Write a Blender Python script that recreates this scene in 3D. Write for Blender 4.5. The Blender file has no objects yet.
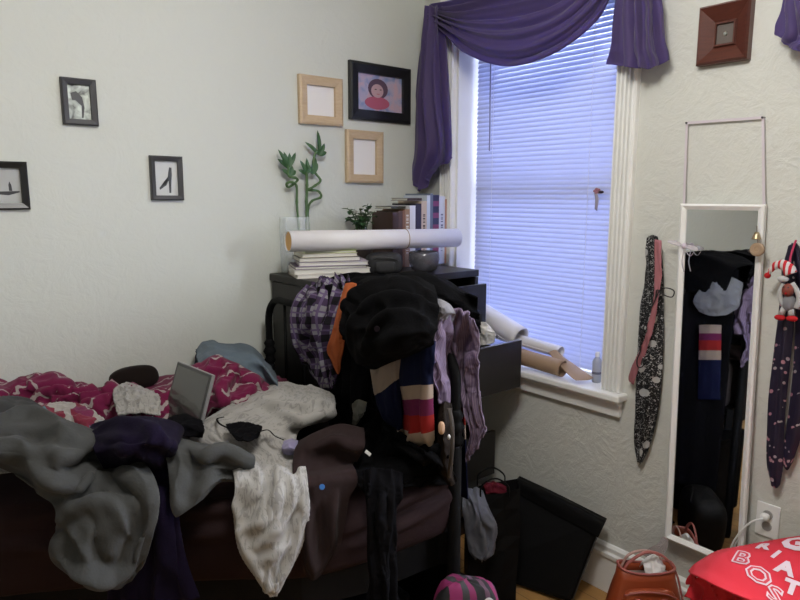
import bpy, bmesh, math, random
import numpy as np
from mathutils import Vector, Matrix
PI = math.pi
scene = bpy.context.scene
COL = scene.collection
random.seed(4)

# ------------------------------------------------------------------ camera
CAM = Vector((-2.22, -2.47, 1.60)); PITCH = math.radians(9.2); HEAD = math.radians(50.1); FPX = 650.0
cam_data = bpy.data.cameras.new('camera'); cam_data.sensor_width = 36; cam_data.lens = 36 * FPX / 800
cam_data.clip_start = .02
cam = bpy.data.objects.new('camera', cam_data); COL.objects.link(cam)
cam.location = CAM; cam.rotation_euler = (PI / 2 - PITCH, 0, HEAD - PI / 2)
scene.camera = cam

# ------------------------------------------------------------------ world, daylight, exposure
world = bpy.data.worlds.new('sky'); scene.world = world; world.use_nodes = True
bg = world.node_tree.nodes['Background']
bg.inputs[0].default_value = (.58, .66, 1.0, 1); bg.inputs[1].default_value = 3.6
scene.view_settings.view_transform = 'Standard'; scene.view_settings.look = 'None'
scene.view_settings.gamma = 1; scene.view_settings.use_curve_mapping = False
scene.view_settings.exposure = 1.38

def area(name, loc, rot, sx, sy, power, color):
    l = bpy.data.lights.new(name, 'AREA'); l.shape = 'RECTANGLE'; l.size = sx; l.size_y = sy
    l.energy = power; l.color = color
    o = bpy.data.objects.new(name, l); COL.objects.link(o); o.location = loc; o.rotation_euler = rot
    return o
# daylight entering by the second window on the same wall, just beside the camera
area('daylight_second_window', (.16, -2.35, 1.75), (0, math.radians(90), 0), 1.3, .8, 30, (.92, .96, 1.0))
# added fill light without a fitting, high up to brighten the upper walls
lamp = bpy.data.lights.new('room_fill_light', 'POINT'); lamp.energy = 21; lamp.shadow_soft_size = .16; lamp.color = (1.0, .98, .94)
fill_light_o = bpy.data.objects.new('room_fill_light', lamp); COL.objects.link(fill_light_o); fill_light_o.location = (-1.45, -1.75, 2.5)

# ------------------------------------------------------------------ measuring helpers (the camera's own geometry, used to find real positions)
FH = Vector((math.cos(HEAD), math.sin(HEAD), 0)); RH = Vector((math.sin(HEAD), -math.cos(HEAD), 0))
def ray(px, py):
    a = (px - 400) / FPX; b = (300 - py) / FPX
    f = math.cos(PITCH) + b * math.sin(PITCH); z = b * math.cos(PITCH) - math.sin(PITCH)
    return FH * f + RH * a + Vector((0, 0, z))
def X(px, py, x): d = ray(px, py); return CAM + d * ((x - CAM.x) / d.x)
def Y(px, py, y): d = ray(px, py); return CAM + d * ((y - CAM.y) / d.y)
def Z(px, py, z): d = ray(px, py); return CAM + d * ((z - CAM.z) / d.z)
def D(px, py, dep): d = ray(px, py); return CAM + d * (dep / d.dot(FH))

# ------------------------------------------------------------------ objects
ORG = {}
def tag(o, label=None, cat=None, group=None, kind=None):
    if label: o['label'] = label
    if cat: o['category'] = cat
    if group: o['group'] = group
    if kind: o['kind'] = kind
    return o
def thing(name, loc, label, cat, group=None):
    o = bpy.data.objects.new(name, None); COL.objects.link(o); o.location = loc; o.empty_display_size = .05
    ORG[o] = Vector(loc); return tag(o, label, cat, group)

class MB:
    def __init__(s): s.v = []; s.f = []; s.uv = None
    def add(s, vs, fs, M=None):
        n = len(s.v)
        for v in vs:
            v = Vector(v); s.v.append(M @ v if M is not None else v)
        s.f += [tuple(i + n for i in f) for f in fs]; return s
    def box(s, a, b, M=None):
        x0, y0, z0 = a; x1, y1, z1 = b
        return s.add([(x0,y0,z0),(x1,y0,z0),(x1,y1,z0),(x0,y1,z0),(x0,y0,z1),(x1,y0,z1),(x1,y1,z1),(x0,y1,z1)],
            [(0,3,2,1),(4,5,6,7),(0,1,5,4),(1,2,6,5),(2,3,7,6),(3,0,4,7)], M)
    def prism(s, poly, ext, M=None):
        """poly: 3D points, ext: extrusion vector"""
        poly = [Vector(p) for p in poly]; ext = Vector(ext); n = len(poly)
        fs = [tuple(range(n - 1, -1, -1)), tuple(range(n, 2 * n))]
        fs += [(i, (i + 1) % n, (i + 1) % n + n, i + n) for i in range(n)]
        return s.add(poly + [p + ext for p in poly], fs, M)
    def tube(s, pts, r, n=10, closed=False, flat=1.0, up=None):
        pts = [Vector(p) for p in pts]; m = len(pts)
        rs = r if isinstance(r, (list, tuple)) else [r] * m
        vs = []; prev = None
        for i, p in enumerate(pts):
            if closed: t = pts[(i + 1) % m] - pts[i - 1]
            else: t = pts[min(i + 1, m - 1)] - pts[max(i - 1, 0)]
            t.normalize()
            if prev is None:
                a = Vector(up) if up else (Vector((0, 0, 1)) if abs(t.z) < .9 else Vector((1, 0, 0)))
            else: a = prev
            u = (a - t * a.dot(t)).normalized(); w = t.cross(u); prev = u
            for k in range(n):
                an = 2 * PI * k / n
                vs.append(p + (u * math.cos(an) * flat + w * math.sin(an)) * rs[i])
        fs = []
        for i in range(m if closed else m - 1):
            j = (i + 1) % m
            for k in range(n):
                fs.append((i*n+k, i*n+(k+1) % n, j*n+(k+1) % n, j*n+k))
        if not closed: fs += [tuple(range(n - 1, -1, -1)), tuple(range((m-1)*n, m*n))]
        return s.add(vs, fs)
    def lathe(s, prof, loc, n=24, axis=None):
        M = Matrix.Translation(loc)
        if axis is not None: M = M @ Vector((0, 0, 1)).rotation_difference(Vector(axis)).to_matrix().to_4x4()
        vs = []; m = len(prof)
        for r, z in prof:
            for k in range(n): a = 2 * PI * k / n; vs.append((r * math.cos(a), r * math.sin(a), z))
        fs = [(i*n+k, i*n+(k+1) % n, (i+1)*n+(k+1) % n, (i+1)*n+k) for i in range(m-1) for k in range(n)]
        fs += [tuple(range(n - 1, -1, -1)), tuple(range((m-1)*n, m*n))]
        return s.add(vs, fs, M)
    def ball(s, loc, rad, n=14, M=None, p=1.0, wob=0, seed=0):
        rx, ry, rz = (rad,) * 3 if not hasattr(rad, '__len__') else rad
        R = Matrix.Translation(loc) @ (M if M is not None else Matrix.Identity(4))
        vs = []; fs = []; rnd = random.Random(seed)
        ph = [rnd.uniform(0, 6.28) for _ in range(6)]
        sg = lambda q: math.copysign(abs(q) ** p, q)
        for i in range(n + 1):
            th = PI * i / n
            for k in range(2 * n):
                a = PI * k / n
                q = 1 + wob * (math.sin(3*a+ph[0]+2*th) + math.sin(5*th+ph[1]+a) + .6*math.sin(7*a+ph[2]-4*th))
                vs.append((rx*q*sg(math.sin(th))*sg(math.cos(a)), ry*q*sg(math.sin(th))*sg(math.sin(a)), rz*q*sg(math.cos(th))))
        for i in range(n):
            for k in range(2*n): fs.append((i*2*n+k, (i+1)*2*n+k, (i+1)*2*n+(k+1) % (2*n), i*2*n+(k+1) % (2*n)))
        return s.add(vs, fs, R)
    def build(s, name, mat, parent=None, smooth=False, bevel=0, origin=None, solid=0, sub=0, label=None):
        if parent is not None: o0 = ORG[parent]
        elif origin is not None: o0 = Vector(origin)
        else:
            mn = [min(v[i] for v in s.v) for i in range(3)]; mx = [max(v[i] for v in s.v) for i in range(3)]
            o0 = Vector(((mn[0]+mx[0])/2, (mn[1]+mx[1])/2, mn[2]))
        me = bpy.data.meshes.new(name); me.from_pydata([v - o0 for v in s.v], [], s.f)
        if s.uv is not None:
            l = me.uv_layers.new(name='UVMap')
            vi = np.zeros(len(me.loops), dtype=np.int64); me.loops.foreach_get('vertex_index', vi)
            l.data.foreach_set('uv', np.asarray(s.uv, dtype=np.float32)[vi].ravel())
        else:
            bm = bmesh.new(); bm.from_mesh(me)
            bmesh.ops.remove_doubles(bm, verts=bm.verts, dist=1e-6)
            bmesh.ops.recalc_face_normals(bm, faces=bm.faces); bm.to_mesh(me); bm.free()
        if smooth: me.polygons.foreach_set('use_smooth', [True] * len(me.polygons))
        me.materials.append(mat)
        o = bpy.data.objects.new(name, me); COL.objects.link(o)
        if parent is not None: o.parent = parent
        else: o.location = o0
        ORG[o] = o0
        if solid:
            m = o.modifiers.new('thickness', 'SOLIDIFY'); m.thickness = solid; m.offset = -1
        if bevel:
            m = o.modifiers.new('bevel', 'BEVEL'); m.width = bevel; m.segments = 2; m.limit_method = 'ANGLE'; m.harden_normals = False
        if sub:
            m = o.modifiers.new('subdivision', 'SUBSURF'); m.levels = m.render_levels = sub
        if label: o['label'] = label
        return o

def bez(pts, n=8):
    """smooth curve through points"""
    P = [Vector(p) for p in pts]; out = []
    for i in range(len(P) - 1):
        a = P[i - 1] if i else P[0] * 2 - P[1]; b = P[i]; c = P[i + 1]
        d = P[i + 2] if i + 2 < len(P) else P[-1] * 2 - P[-2]
        for k in range(n):
            t = k / n
            out.append(.5 * ((2*b) + (c-a)*t + (2*a-5*b+4*c-d)*t*t + (3*b-a-3*c+d)*t**3))
    out.append(P[-1]); return out

# ------------------------------------------------------------------ cloth
def catmull(A, n):
    """A (k, m, 3) -> (n, m, 3) along axis 0"""
    k = A.shape[0]; E = np.concatenate([[2*A[0]-A[1]], A, [2*A[-1]-A[-2]]])
    t = np.linspace(0, k - 1 - 1e-9, n); i = t.astype(int); f = (t - i)[:, None, None]
    a, b, c, d = E[i], E[i+1], E[i+2], E[i+3]
    return .5*((2*b)+(c-a)*f+(2*a-5*b+4*c-d)*f**2+(3*b-a-3*c+d)*f**3)
def patch(rows, nv, nu):
    A = np.array([[tuple(p) for p in r] for r in rows], dtype=float)
    A = catmull(A, nv); A = catmull(A.transpose(1, 0, 2), nu).transpose(1, 0, 2)
    return A
def normals(S):
    du = np.gradient(S, axis=1); dv = np.gradient(S, axis=0); n = np.cross(du, dv)
    return n / (np.linalg.norm(n, axis=2, keepdims=True) + 1e-12)
def noise2(shape, fy, fx, rng):
    gy, gx = int(fy) + 3, int(fx) + 3
    g = rng.uniform(-1, 1, (gy, gx))
    y = np.linspace(0, fy, shape[0]); x = np.linspace(0, fx, shape[1])
    iy = y.astype(int); ix = x.astype(int); ty = y - iy; tx = x - ix
    ty = (ty*ty*(3-2*ty))[:, None]; tx = (tx*tx*(3-2*tx))[None]
    a = g[np.ix_(iy, ix)]; b = g[np.ix_(iy, ix+1)]; c = g[np.ix_(iy+1, ix)]; d = g[np.ix_(iy+1, ix+1)]
    return (a*(1-tx)+b*tx)*(1-ty)+(c*(1-tx)+d*tx)*ty
def crumple(S, ex=.15, ey=.15, amp=.02, inn=.008, steps=45, its=4, bend=.5, seed=1, edge=.3, smooth=1, grav=0.0, fy=5, fx=5):
    """let a sheet with spare cloth (ex across, ey along) buckle into wrinkles over its base shape S"""
    rng = np.random.default_rng(seed); S = np.array(S); P = S.copy(); N = normals(S)
    h, w = S.shape[:2]
    P += N * (noise2((h, w), fy, fx, rng)*.6 + noise2((h, w), fy*2.3, fx*2.3, rng)*.4)[..., None] * amp * .8
    cons = []
    def add(sl_a, sl_b, fac, k):
        A, B = S[sl_a], S[sl_b]; L = np.sqrt(((A-B)**2).sum(-1)) * fac
        cons.append((sl_a, sl_b, L, k))
    sl = slice
    for s0 in (0, 1):
        n = (w - s0) // 2; add((sl(None), sl(s0, s0+2*n-1+0, 2)), (sl(None), sl(s0+1, s0+2*n, 2)), 1+ex, 1.0)
        n = (h - s0) // 2; add((sl(s0, s0+2*n-1+0, 2), sl(None)), (sl(s0+1, s0+2*n, 2), sl(None)), 1+ey, 1.0)
    em = (ex + ey) / 2
    for s0 in (0, 1):
        n = (h - s0) // 2
        add((sl(s0, s0+2*n-1, 2), sl(0, w-1)), (sl(s0+1, s0+2*n, 2), sl(1, w)), 1+em, .35)
        add((sl(s0, s0+2*n-1, 2), sl(1, w)), (sl(s0+1, s0+2*n, 2), sl(0, w-1)), 1+em, .35)
    def bendc(P):
        # pull towards neighbours' mean (thin shell smoothing)
        Q = P.copy()
        Q[1:-1, 1:-1] += bend*.25*((P[:-2, 1:-1]+P[2:, 1:-1]+P[1:-1, :-2]+P[1:-1, 2:])/4 - P[1:-1, 1:-1])
        return Q
    for st in range(steps):
        for it in range(its):
            for a, b, L, k in cons:
                A, B = P[a], P[b]; d = B - A; l = np.sqrt((d*d).sum(-1)) + 1e-9
                c = (k*.5*(l-L)/l)[..., None]*d
                P[a] += c; P[b] -= c
            P = bendc(P)
        if grav: P[..., 2] -= grav
        d = P - S; dn = (d*N).sum(-1, keepdims=True); dt = d - dn*N
        dn = np.where(dn > amp, amp + (dn-amp)*.3, np.where(dn < -inn, -inn + (dn+inn)*.3, dn))
        lt = np.sqrt((dt*dt).sum(-1, keepdims=True)); lim = amp*.9
        dt = np.where(lt > lim, dt*lim/(lt+1e-9), dt)
        P = S + dn*N + dt
        if edge:
            for s_ in ((0, sl(None)), (-1, sl(None)), (sl(None), 0), (sl(None), -1)):
                P[s_] = P[s_]*(1-edge) + S[s_]*edge
    for _ in range(smooth):
        Q = P.copy(); Q[1:-1, 1:-1] = P[1:-1, 1:-1]*.5 + (P[:-2, 1:-1]+P[2:, 1:-1]+P[1:-1, :-2]+P[1:-1, 2:])*.125; P = Q
    return P
def pleat(S, axis, count, amp, seed=0, warp=.6, power=1.0, fade=None):
    """folds running along one axis: axis 1 = folds vary across u"""
    rng = np.random.default_rng(seed); N = normals(S); h, w = S.shape[:2]
    t = np.linspace(0, 1, w)[None, :].repeat(h, 0) if axis == 1 else np.linspace(0, 1, h)[:, None].repeat(w, 1)
    ph = 2*PI*count*t + warp*PI*noise2((h, w), 3, 3, rng)*1.6
    wv = np.sin(ph) + .35*np.sin(2.3*ph + 1.7)
    am = amp*(.75 + .5*noise2((h, w), 4, 4, rng))
    if fade is not None:
        f = np.linspace(fade[0], fade[1], h)[:, None] if axis == 1 else np.linspace(fade[0], fade[1], w)[None, :]
        am = am*f
    return S + N*(wv*am)[..., None]
def fix_facing(S, towards=None):
    """flip rows so that normals look at the room"""
    N = normals(S); c = S.reshape(-1, 3).mean(0); t = np.array(tuple(towards if towards is not None else CAM)) - c
    if (N.mean((0, 1))*t).sum() < 0: return S[:, ::-1]
    return S
def sheet(name, S, mat, parent=None, thick=.004, uv_scale=1.0, label=None, sub=0):
    h, w = S.shape[:2]; m = MB(); m.v = [Vector(p) for p in S.reshape(-1, 3)]
    m.f = [(j*w+i, j*w+i+1, (j+1)*w+i+1, (j+1)*w+i) for j in range(h-1) for i in range(w-1)]
    U = np.concatenate([[0], np.cumsum(np.sqrt((np.diff(S, axis=1)**2).sum(-1)).mean(0))])
    V = np.concatenate([[0], np.cumsum(np.sqrt((np.diff(S, axis=0)**2).sum(-1)).mean(1))])
    uv = np.stack(np.meshgrid(U, V), -1).reshape(-1, 2) * uv_scale; m.uv = uv
    return m.build(name, mat, parent, smooth=True, solid=thick, label=label, sub=sub)
BED_X = [-2.85, -2.35, -1.98, -1.68, -1.43, -1.22, -1.01]; BED_Y = [-.50, -.60, -.76, -.96, -1.13, -1.19, -1.205]
def settle(S, lift=.0):
    for k in range(4):
        B_ = settle_once(S, lift); msk = (np.sqrt(((B_-S)**2).sum(-1)) > 1e-5).astype(float); S = B_
        for _ in range(4):
            q_ = msk.copy(); q_[1:-1, 1:-1] = np.maximum(msk[1:-1, 1:-1], (msk[:-2, 1:-1]+msk[2:, 1:-1]+msk[1:-1, :-2]+msk[1:-1, 2:])*.25); q_[:, 0] = q_[:, 1]; q_[:, -1] = q_[:, -2]; msk = q_
        for _ in range(3 if k < 3 else 1):
            Q = S.copy(); Q[1:-1, 1:-1] = S[1:-1, 1:-1]*.5 + (S[:-2, 1:-1]+S[2:, 1:-1]+S[1:-1, :-2]+S[1:-1, 2:])*.125
            Q[1:-1, 0] = S[1:-1, 0]*.5+(S[:-2, 0]+S[2:, 0])*.25; Q[1:-1, -1] = S[1:-1, -1]*.5+(S[:-2, -1]+S[2:, -1])*.25
            S = S+(Q-S)*msk[..., None]
    return S
def settle_once(S, lift=.0, bed=True):
    """keep cloth on this side of the walls and outside the mattress"""
    S = S.copy(); S[..., 1] = np.minimum(S[..., 1], -.008); S[..., 0] = np.minimum(S[..., 0], -.006)
    if bed: S[..., 0] = np.minimum(S[..., 0], -1.008+.035*(S[..., 1]+1.235))
    if bed:
        ey = np.interp(S[..., 0], BED_X, BED_Y); ins = (S[..., 1] > ey-.058-lift*.4) & (S[..., 0] < -1.0) & (S[..., 2] > .60)
        dz = .903+lift*.6-S[..., 2]; dy = S[..., 1]-(ey-.058-lift*.4)
        up = ins & (dz > 0) & (dz <= dy); out = ins & (dz > 0) & (dz > dy)
        S[..., 2] = np.where(up, .903+lift*.6, S[..., 2]); S[..., 1] = np.where(out, ey-.058-lift*.4, S[..., 1])
    return S
def cloth(name, rows, mat, nv=70, nu=60, parent=None, thick=.004, pre=None, label=None, face=None, sub=0, lift=None, **kw):
    S = patch(rows, nv, nu); S = fix_facing(S, face)
    if pre: S = pre(S)
    if kw.get('amp', 1) > 0: S = crumple(S, **kw)
    if lift is not None: S = settle(S, lift)
    return sheet(name, S, mat, parent, thick, label=label, sub=sub)

def on_sheet(S, px, py):
    d = np.array(tuple(ray(px, py).normalized())); r_ = S-np.array(tuple(CAM)); al = (r_*d).sum(-1, keepdims=True); e_ = ((r_-al*d)**2).sum(-1)
    j, i = np.unravel_index(e_.argmin(), e_.shape); return Vector(S[j, i])
def ridges(S, lines, seed=0):
    """lines: (height, width, [pixel points of one fold]); negative height is a valley"""
    N = normals(S); H_ = np.zeros(S.shape[:2])
    for hgt, wid, pts in lines:
        P = np.array([tuple(p) for p in bez([on_sheet(S, a, b) for a, b in pts], 6)])
        best = np.full(S.shape[:2], 1e9); tpar = np.zeros(S.shape[:2])
        for k in range(len(P)-1):
            a, b = P[k], P[k+1]; ab = b-a; t = np.clip(((S-a)*ab).sum(-1)/((ab*ab).sum()+1e-12), 0, 1)
            dd = ((S-(a+t[..., None]*ab))**2).sum(-1); m = dd < best; best = np.where(m, dd, best); tpar = np.where(m, (k+t)/(len(P)-1), tpar)
        H_ += hgt*np.exp(-best/(wid*wid))*(.35+.65*np.sin(np.pi*np.clip(tpar, .02, .98))**.5)
    return S+N*H_[..., None]
# ------------------------------------------------------------------ materials
class NT:
    def __init__(s, name):
        s.m = bpy.data.materials.new(name); s.m.use_nodes = True; s.t = s.m.node_tree
        s.b = s.t.nodes['Principled BSDF']
        s.uvn = None; s.obn = None
    def n(s, typ, **kw):
        o = s.t.nodes.new(typ)
        for k, v in kw.items(): setattr(o, k, v)
        return o
    def l(s, a, b): s.t.links.new(a, b)
    def uv(s):
        if not s.uvn: s.uvn = s.n('ShaderNodeTexCoord')
        return s.uvn.outputs['UV']
    def obj(s):
        if not s.uvn: s.uvn = s.n('ShaderNodeTexCoord')
        return s.uvn.outputs['Object']
    def sock(s, node_in, v):
        if hasattr(v, 'is_output'): s.l(v, node_in)
        else: node_in.default_value = v
    def math(s, op, a, b=0.0, c=None):
        o = s.n('ShaderNodeMath', operation=op); s.sock(o.inputs[0], a); s.sock(o.inputs[1], b)
        if c is not None: s.sock(o.inputs[2], c)
        return o.outputs[0]
    def sep(s, v):
        o = s.n('ShaderNodeSeparateXYZ'); s.l(v, o.inputs[0]); return o.outputs
    def mapping(s, v, scale=(1, 1, 1), rot=(0, 0, 0), loc=(0, 0, 0)):
        o = s.n('ShaderNodeMapping'); s.l(v, o.inputs[0]); o.inputs['Scale'].default_value = scale
        o.inputs['Rotation'].default_value = rot; o.inputs['Location'].default_value = loc; return o.outputs[0]
    def noise(s, v, scale, detail=3, dist=0, rough=.5, out=0):
        o = s.n('ShaderNodeTexNoise'); s.l(v, o.inputs['Vector']); o.inputs['Scale'].default_value = scale
        o.inputs['Detail'].default_value = detail; o.inputs['Distortion'].default_value = dist
        o.inputs['Roughness'].default_value = rough; return o.outputs[out]
    def voro(s, v, scale, feat='F1', rnd=1.0, out='Distance'):
        o = s.n('ShaderNodeTexVoronoi', feature=feat); s.l(v, o.inputs['Vector']); o.inputs['Scale'].default_value = scale
        o.inputs['Randomness'].default_value = rnd; return o.outputs[out]
    def ramp(s, fac, stops, const=False):
        o = s.n('ShaderNodeValToRGB'); e = o.color_ramp.elements
        if const: o.color_ramp.interpolation = 'CONSTANT'
        while len(e) < len(stops): e.new(.5)
        for i, (p, c) in enumerate(stops): e[i].position = p; e[i].color = tuple(c) + (1,)
        s.l(fac, o.inputs[0]); return o.outputs[0]
    def mix(s, fac, a, b, mode='MIX'):
        o = s.n('ShaderNodeMix', data_type='RGBA', blend_type=mode)
        for i, v in ((0, fac), (6, a), (7, b)):
            if isinstance(v, tuple) and len(v) == 3: v = v + (1,)
            s.sock(o.inputs[i], v)
        return o.outputs[2]
    def stripe(s, c, period, width, off=0.0):
        return s.math('LESS_THAN', s.math('FRACT', s.math('ADD', s.math('DIVIDE', c, period), off)), width)
    def bump(s, hgt, strength=.3, dist=.01):
        o = s.n('ShaderNodeBump'); o.inputs['Strength'].default_value = strength; o.inputs['Distance'].default_value = dist
        s.l(hgt, o.inputs['Height']); s.l(o.outputs[0], s.b.inputs['Normal'])
    def done(s, color=None, rough=.8, metal=0, sheen=0, spec=.5, **kw):
        if color is not None: s.sock(s.b.inputs['Base Color'], color if hasattr(color, 'is_output') else tuple(color) + (1,))
        s.sock(s.b.inputs['Roughness'], rough); s.b.inputs['Metallic'].default_value = metal
        s.b.inputs['Specular IOR Level'].default_value = spec
        s.b.inputs['Sheen Weight'].default_value = sheen
        for k, v in kw.items(): s.b.inputs[k].default_value = v
        return s.m
def flat(name, c, rough=.6, metal=0, spec=.5, var=.0, bump=0, bscale=60, **kw):
    n = NT(name); col = tuple(c)
    if var:
        f = n.noise(n.obj(), 6, 4); col = n.mix(f, tuple(x*(1-var) for x in c), tuple(min(1, x*(1+var)) for x in c))
    if bump: n.bump(n.noise(n.obj(), bscale, 4), bump, .004)
    return n.done(col, rough, metal, 0, spec, **kw)
def fabric(name, c, c2=None, weave=900, sheen=.15, rough=.95, bump=.25):
    n = NT(name); f = n.noise(n.obj(), 9, 4)
    c2 = c2 or tuple(x*.8 for x in c); col = n.mix(f, c2, c)
    n.bump(n.noise(n.obj(), weave*.35, 2), bump, .002)
    return n.done(col, rough, 0, sheen, .06)

# plaster walls: cream paint over swirled, trowelled texture
def plaster(name, c, strength):
    n = NT(name); o = n.obj()
    a = n.noise(o, 9, 5, 2.2, .6); b = n.noise(o, 38, 4, 1.0, .6)
    h = n.math('ADD', n.math('POWER', a, 2.0), n.math('MULTIPLY', b, .35))
    n.bump(h, strength, .02)
    col = n.mix(n.noise(o, 1.5, 3), tuple(x*.95 for x in c), c)
    return n.done(col, .75, 0, 0, .25)
M_wall_l = plaster('cream_wall_paint', (.63, .65, .60), .16)
M_wall_r = plaster('cream_textured_wall_paint', (.63, .635, .59), .36)
M_ceil = flat('ceiling_white', (.72, .70, .66), .9)
M_white = flat('white_gloss_trim_paint', (.86, .86, .84), .38, var=.03)
M_white2 = flat('white_frame_plastic', (.86, .86, .85), .35)
def wood_floor():
    n = NT('honey_oak_floor_boards'); o = n.obj()
    x, y, z = n.sep(o)
    br = n.n('ShaderNodeTexBrick'); n.l(n.mapping(o, (1, 1, 1), (0, 0, PI/2)), br.inputs['Vector'])
    br.inputs['Scale'].default_value = 1; br.inputs['Brick Width'].default_value = 1.1; br.inputs['Row Height'].default_value = .07
    br.inputs['Mortar Size'].default_value = .0015
    br.inputs['Color1'].default_value = (.42, .22, .07, 1); br.inputs['Color2'].default_value = (.52, .30, .10, 1); br.inputs['Mortar'].default_value = (.10, .05, .02, 1)
    g = n.noise(n.mapping(o, (30, 2, 1)), 3, 5)
    return n.done(n.mix(n.math('MULTIPLY', g, .35), br.outputs[0], (.2, .09, .03)), .4)
M_floor = wood_floor()

def struct(m, name, mat, **k):
    o = m.build(name, mat, **k); o['kind'] = 'structure'; return o
XB, YB, H = -4.3, -4.6, 2.75          # far ends of the room behind the camera
W1 = dict(y0=-1.076, y1=-.227, z0=.80, z1=2.40)
W2 = dict(y0=-2.80, y1=-1.95, z0=.80, z1=2.40)
struct(MB().box((XB-.1, YB-.1, -.06), (.3, .1, 0)), 'floor', M_floor)
struct(MB().box((XB-.1, YB-.1, H), (.3, .1, H+.06)), 'ceiling', M_ceil)
struct(MB().box((XB-.1, 0, 0), (.3, .1, H)), 'wall_left', M_wall_l)
w = MB(); T = .24
w.box((0, YB, 0), (T, 0, W1['z0'])).box((0, YB, W1['z1']), (T, 0, H))
w.box((0, W1['y1'], W1['z0']), (T, 0, W1['z1'])).box((0, W2['y1'], W1['z0']), (T, W1['y0'], W1['z1'])).box((0, YB, W1['z0']), (T, W2['y0'], W1['z1']))
struct(w, 'wall_right', M_wall_r)
struct(MB().box((XB-.1, YB, 0), (XB, 0, H)), 'wall_back', M_wall_l)
struct(MB().box((XB-.1, YB-.1, 0), (.3, YB, H)), 'wall_front', M_wall_l)

# baseboards with a stepped cap
def baseboard(name, y0, y1):
    prof = [(0, 0), (-.022, 0), (-.022, .150), (-.030, .156), (-.030, .172), (-.020, .178), (-.020, .196), (-.010, .204), (0, .206)]
    b = MB(); b.prism([(x, y0, z) for x, z in prof], (0, y1-y0, 0)); return struct(b, name, M_white, bevel=.002)
baseboard('baseboard_right', YB, -.001)
b = MB(); b.prism([(XB, 0, 0), (XB, -.022, 0), (XB, -.022, .17), (XB, -.012, .2), (XB, 0, .206)], (-XB-.03, 0, 0)); struct(b, 'baseboard_left', M_white)

# windows: jambs, fluted casing, stool and apron, two sashes, glass
M_glass = NT('clear_window_glass').done((1, 1, 1), .0, 0, 0, .5, **{'Transmission Weight': 1.0})
def window(i, W):
    y0, y1, z0, z1 = W['y0'], W['y1'], W['z0'], W['z1']
    fr = MB()                                            # jamb lining
    fr.box((.0, y0-.001, z0), (T-.02, y0+.014, z1)).box((.0, y1-.014, z0), (T-.02, y1+.001, z1)).box((.0, y0+.014, z1-.014), (T-.02, y1-.014, z1))
    fr.box((.06, y0+.014, z0-.0), (T-.02, y1-.014, z0+.036))
    o = struct(fr, 'window_%d' % i, M_white, origin=(0, (y0+y1)/2, z0))
    def part(m, name, mat, **k): return m.build(name, mat, o, **k)
    cw = .086
    for (a, bb) in ((y0-cw, y0), (y1, min(y1+cw, -.03))):                  # fluted side casings
        nfl = 4; wv = bb-a; prof = [(0, a), (-.022, a), (-.030, a+.005), (-.030, a+.009)]
        fl = (wv-.018)/nfl
        for k in range(nfl):
            c = a+.009+fl*k
            prof += [(-.030, c+.002), (-.018, c+fl*.22), (-.012, c+fl*.5), (-.018, c+fl*.78), (-.030, c+fl-.002)]
        prof += [(-.030, bb-.005), (-.022, bb), (0, bb)]
        part(MB().prism([(x, y, .845) for x, y in prof], (0, 0, z1+.02-.845)), 'side_casing', M_white)
    part(MB().box((-.03, y0-cw-.01, z1+.02), (0, min(y1+cw, -.015), z1+.13)).box((-.045, y0-cw-.02, z1+.13), (0, min(y1+cw, -.01), z1+.15)), 'head_casing', M_white, bevel=.003)
    part(MB().box((-.062, y0-cw-.02, .815), (.06, min(y1+cw, -.004), .843)), 'stool', M_white, bevel=.006)
    part(MB().box((-.034, y0-cw, .795), (0, min(y1+cw, -.01), .814)).box((-.022, y0-cw, .745), (0, min(y1+cw, -.01), .795)), 'apron', M_white, bevel=.004)
    for (za, zb, xx, nm) in ((z0+.03, 1.64, .165, 'lower_sash'), (1.60, z1-.01, .195, 'upper_sash')):
        s = MB(); a, c = y0+.014, y1-.014; r = .045
        s.box((xx, a, za), (xx+.026, a+r, zb)).box((xx, c-r, za), (xx+.026, c, zb)).box((xx, a+r, za), (xx+.026, c-r, za+r)).box((xx, a+r, zb-r), (xx+.026, c-r, zb))
        sh = part(s, nm, M_white)
        MB().box((xx+.01, a+r, za+r), (xx+.014, c-r, zb-r)).build('pane', M_glass, sh)
    return o
win1 = window(1, W1); win2 = window(2, W2)

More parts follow.
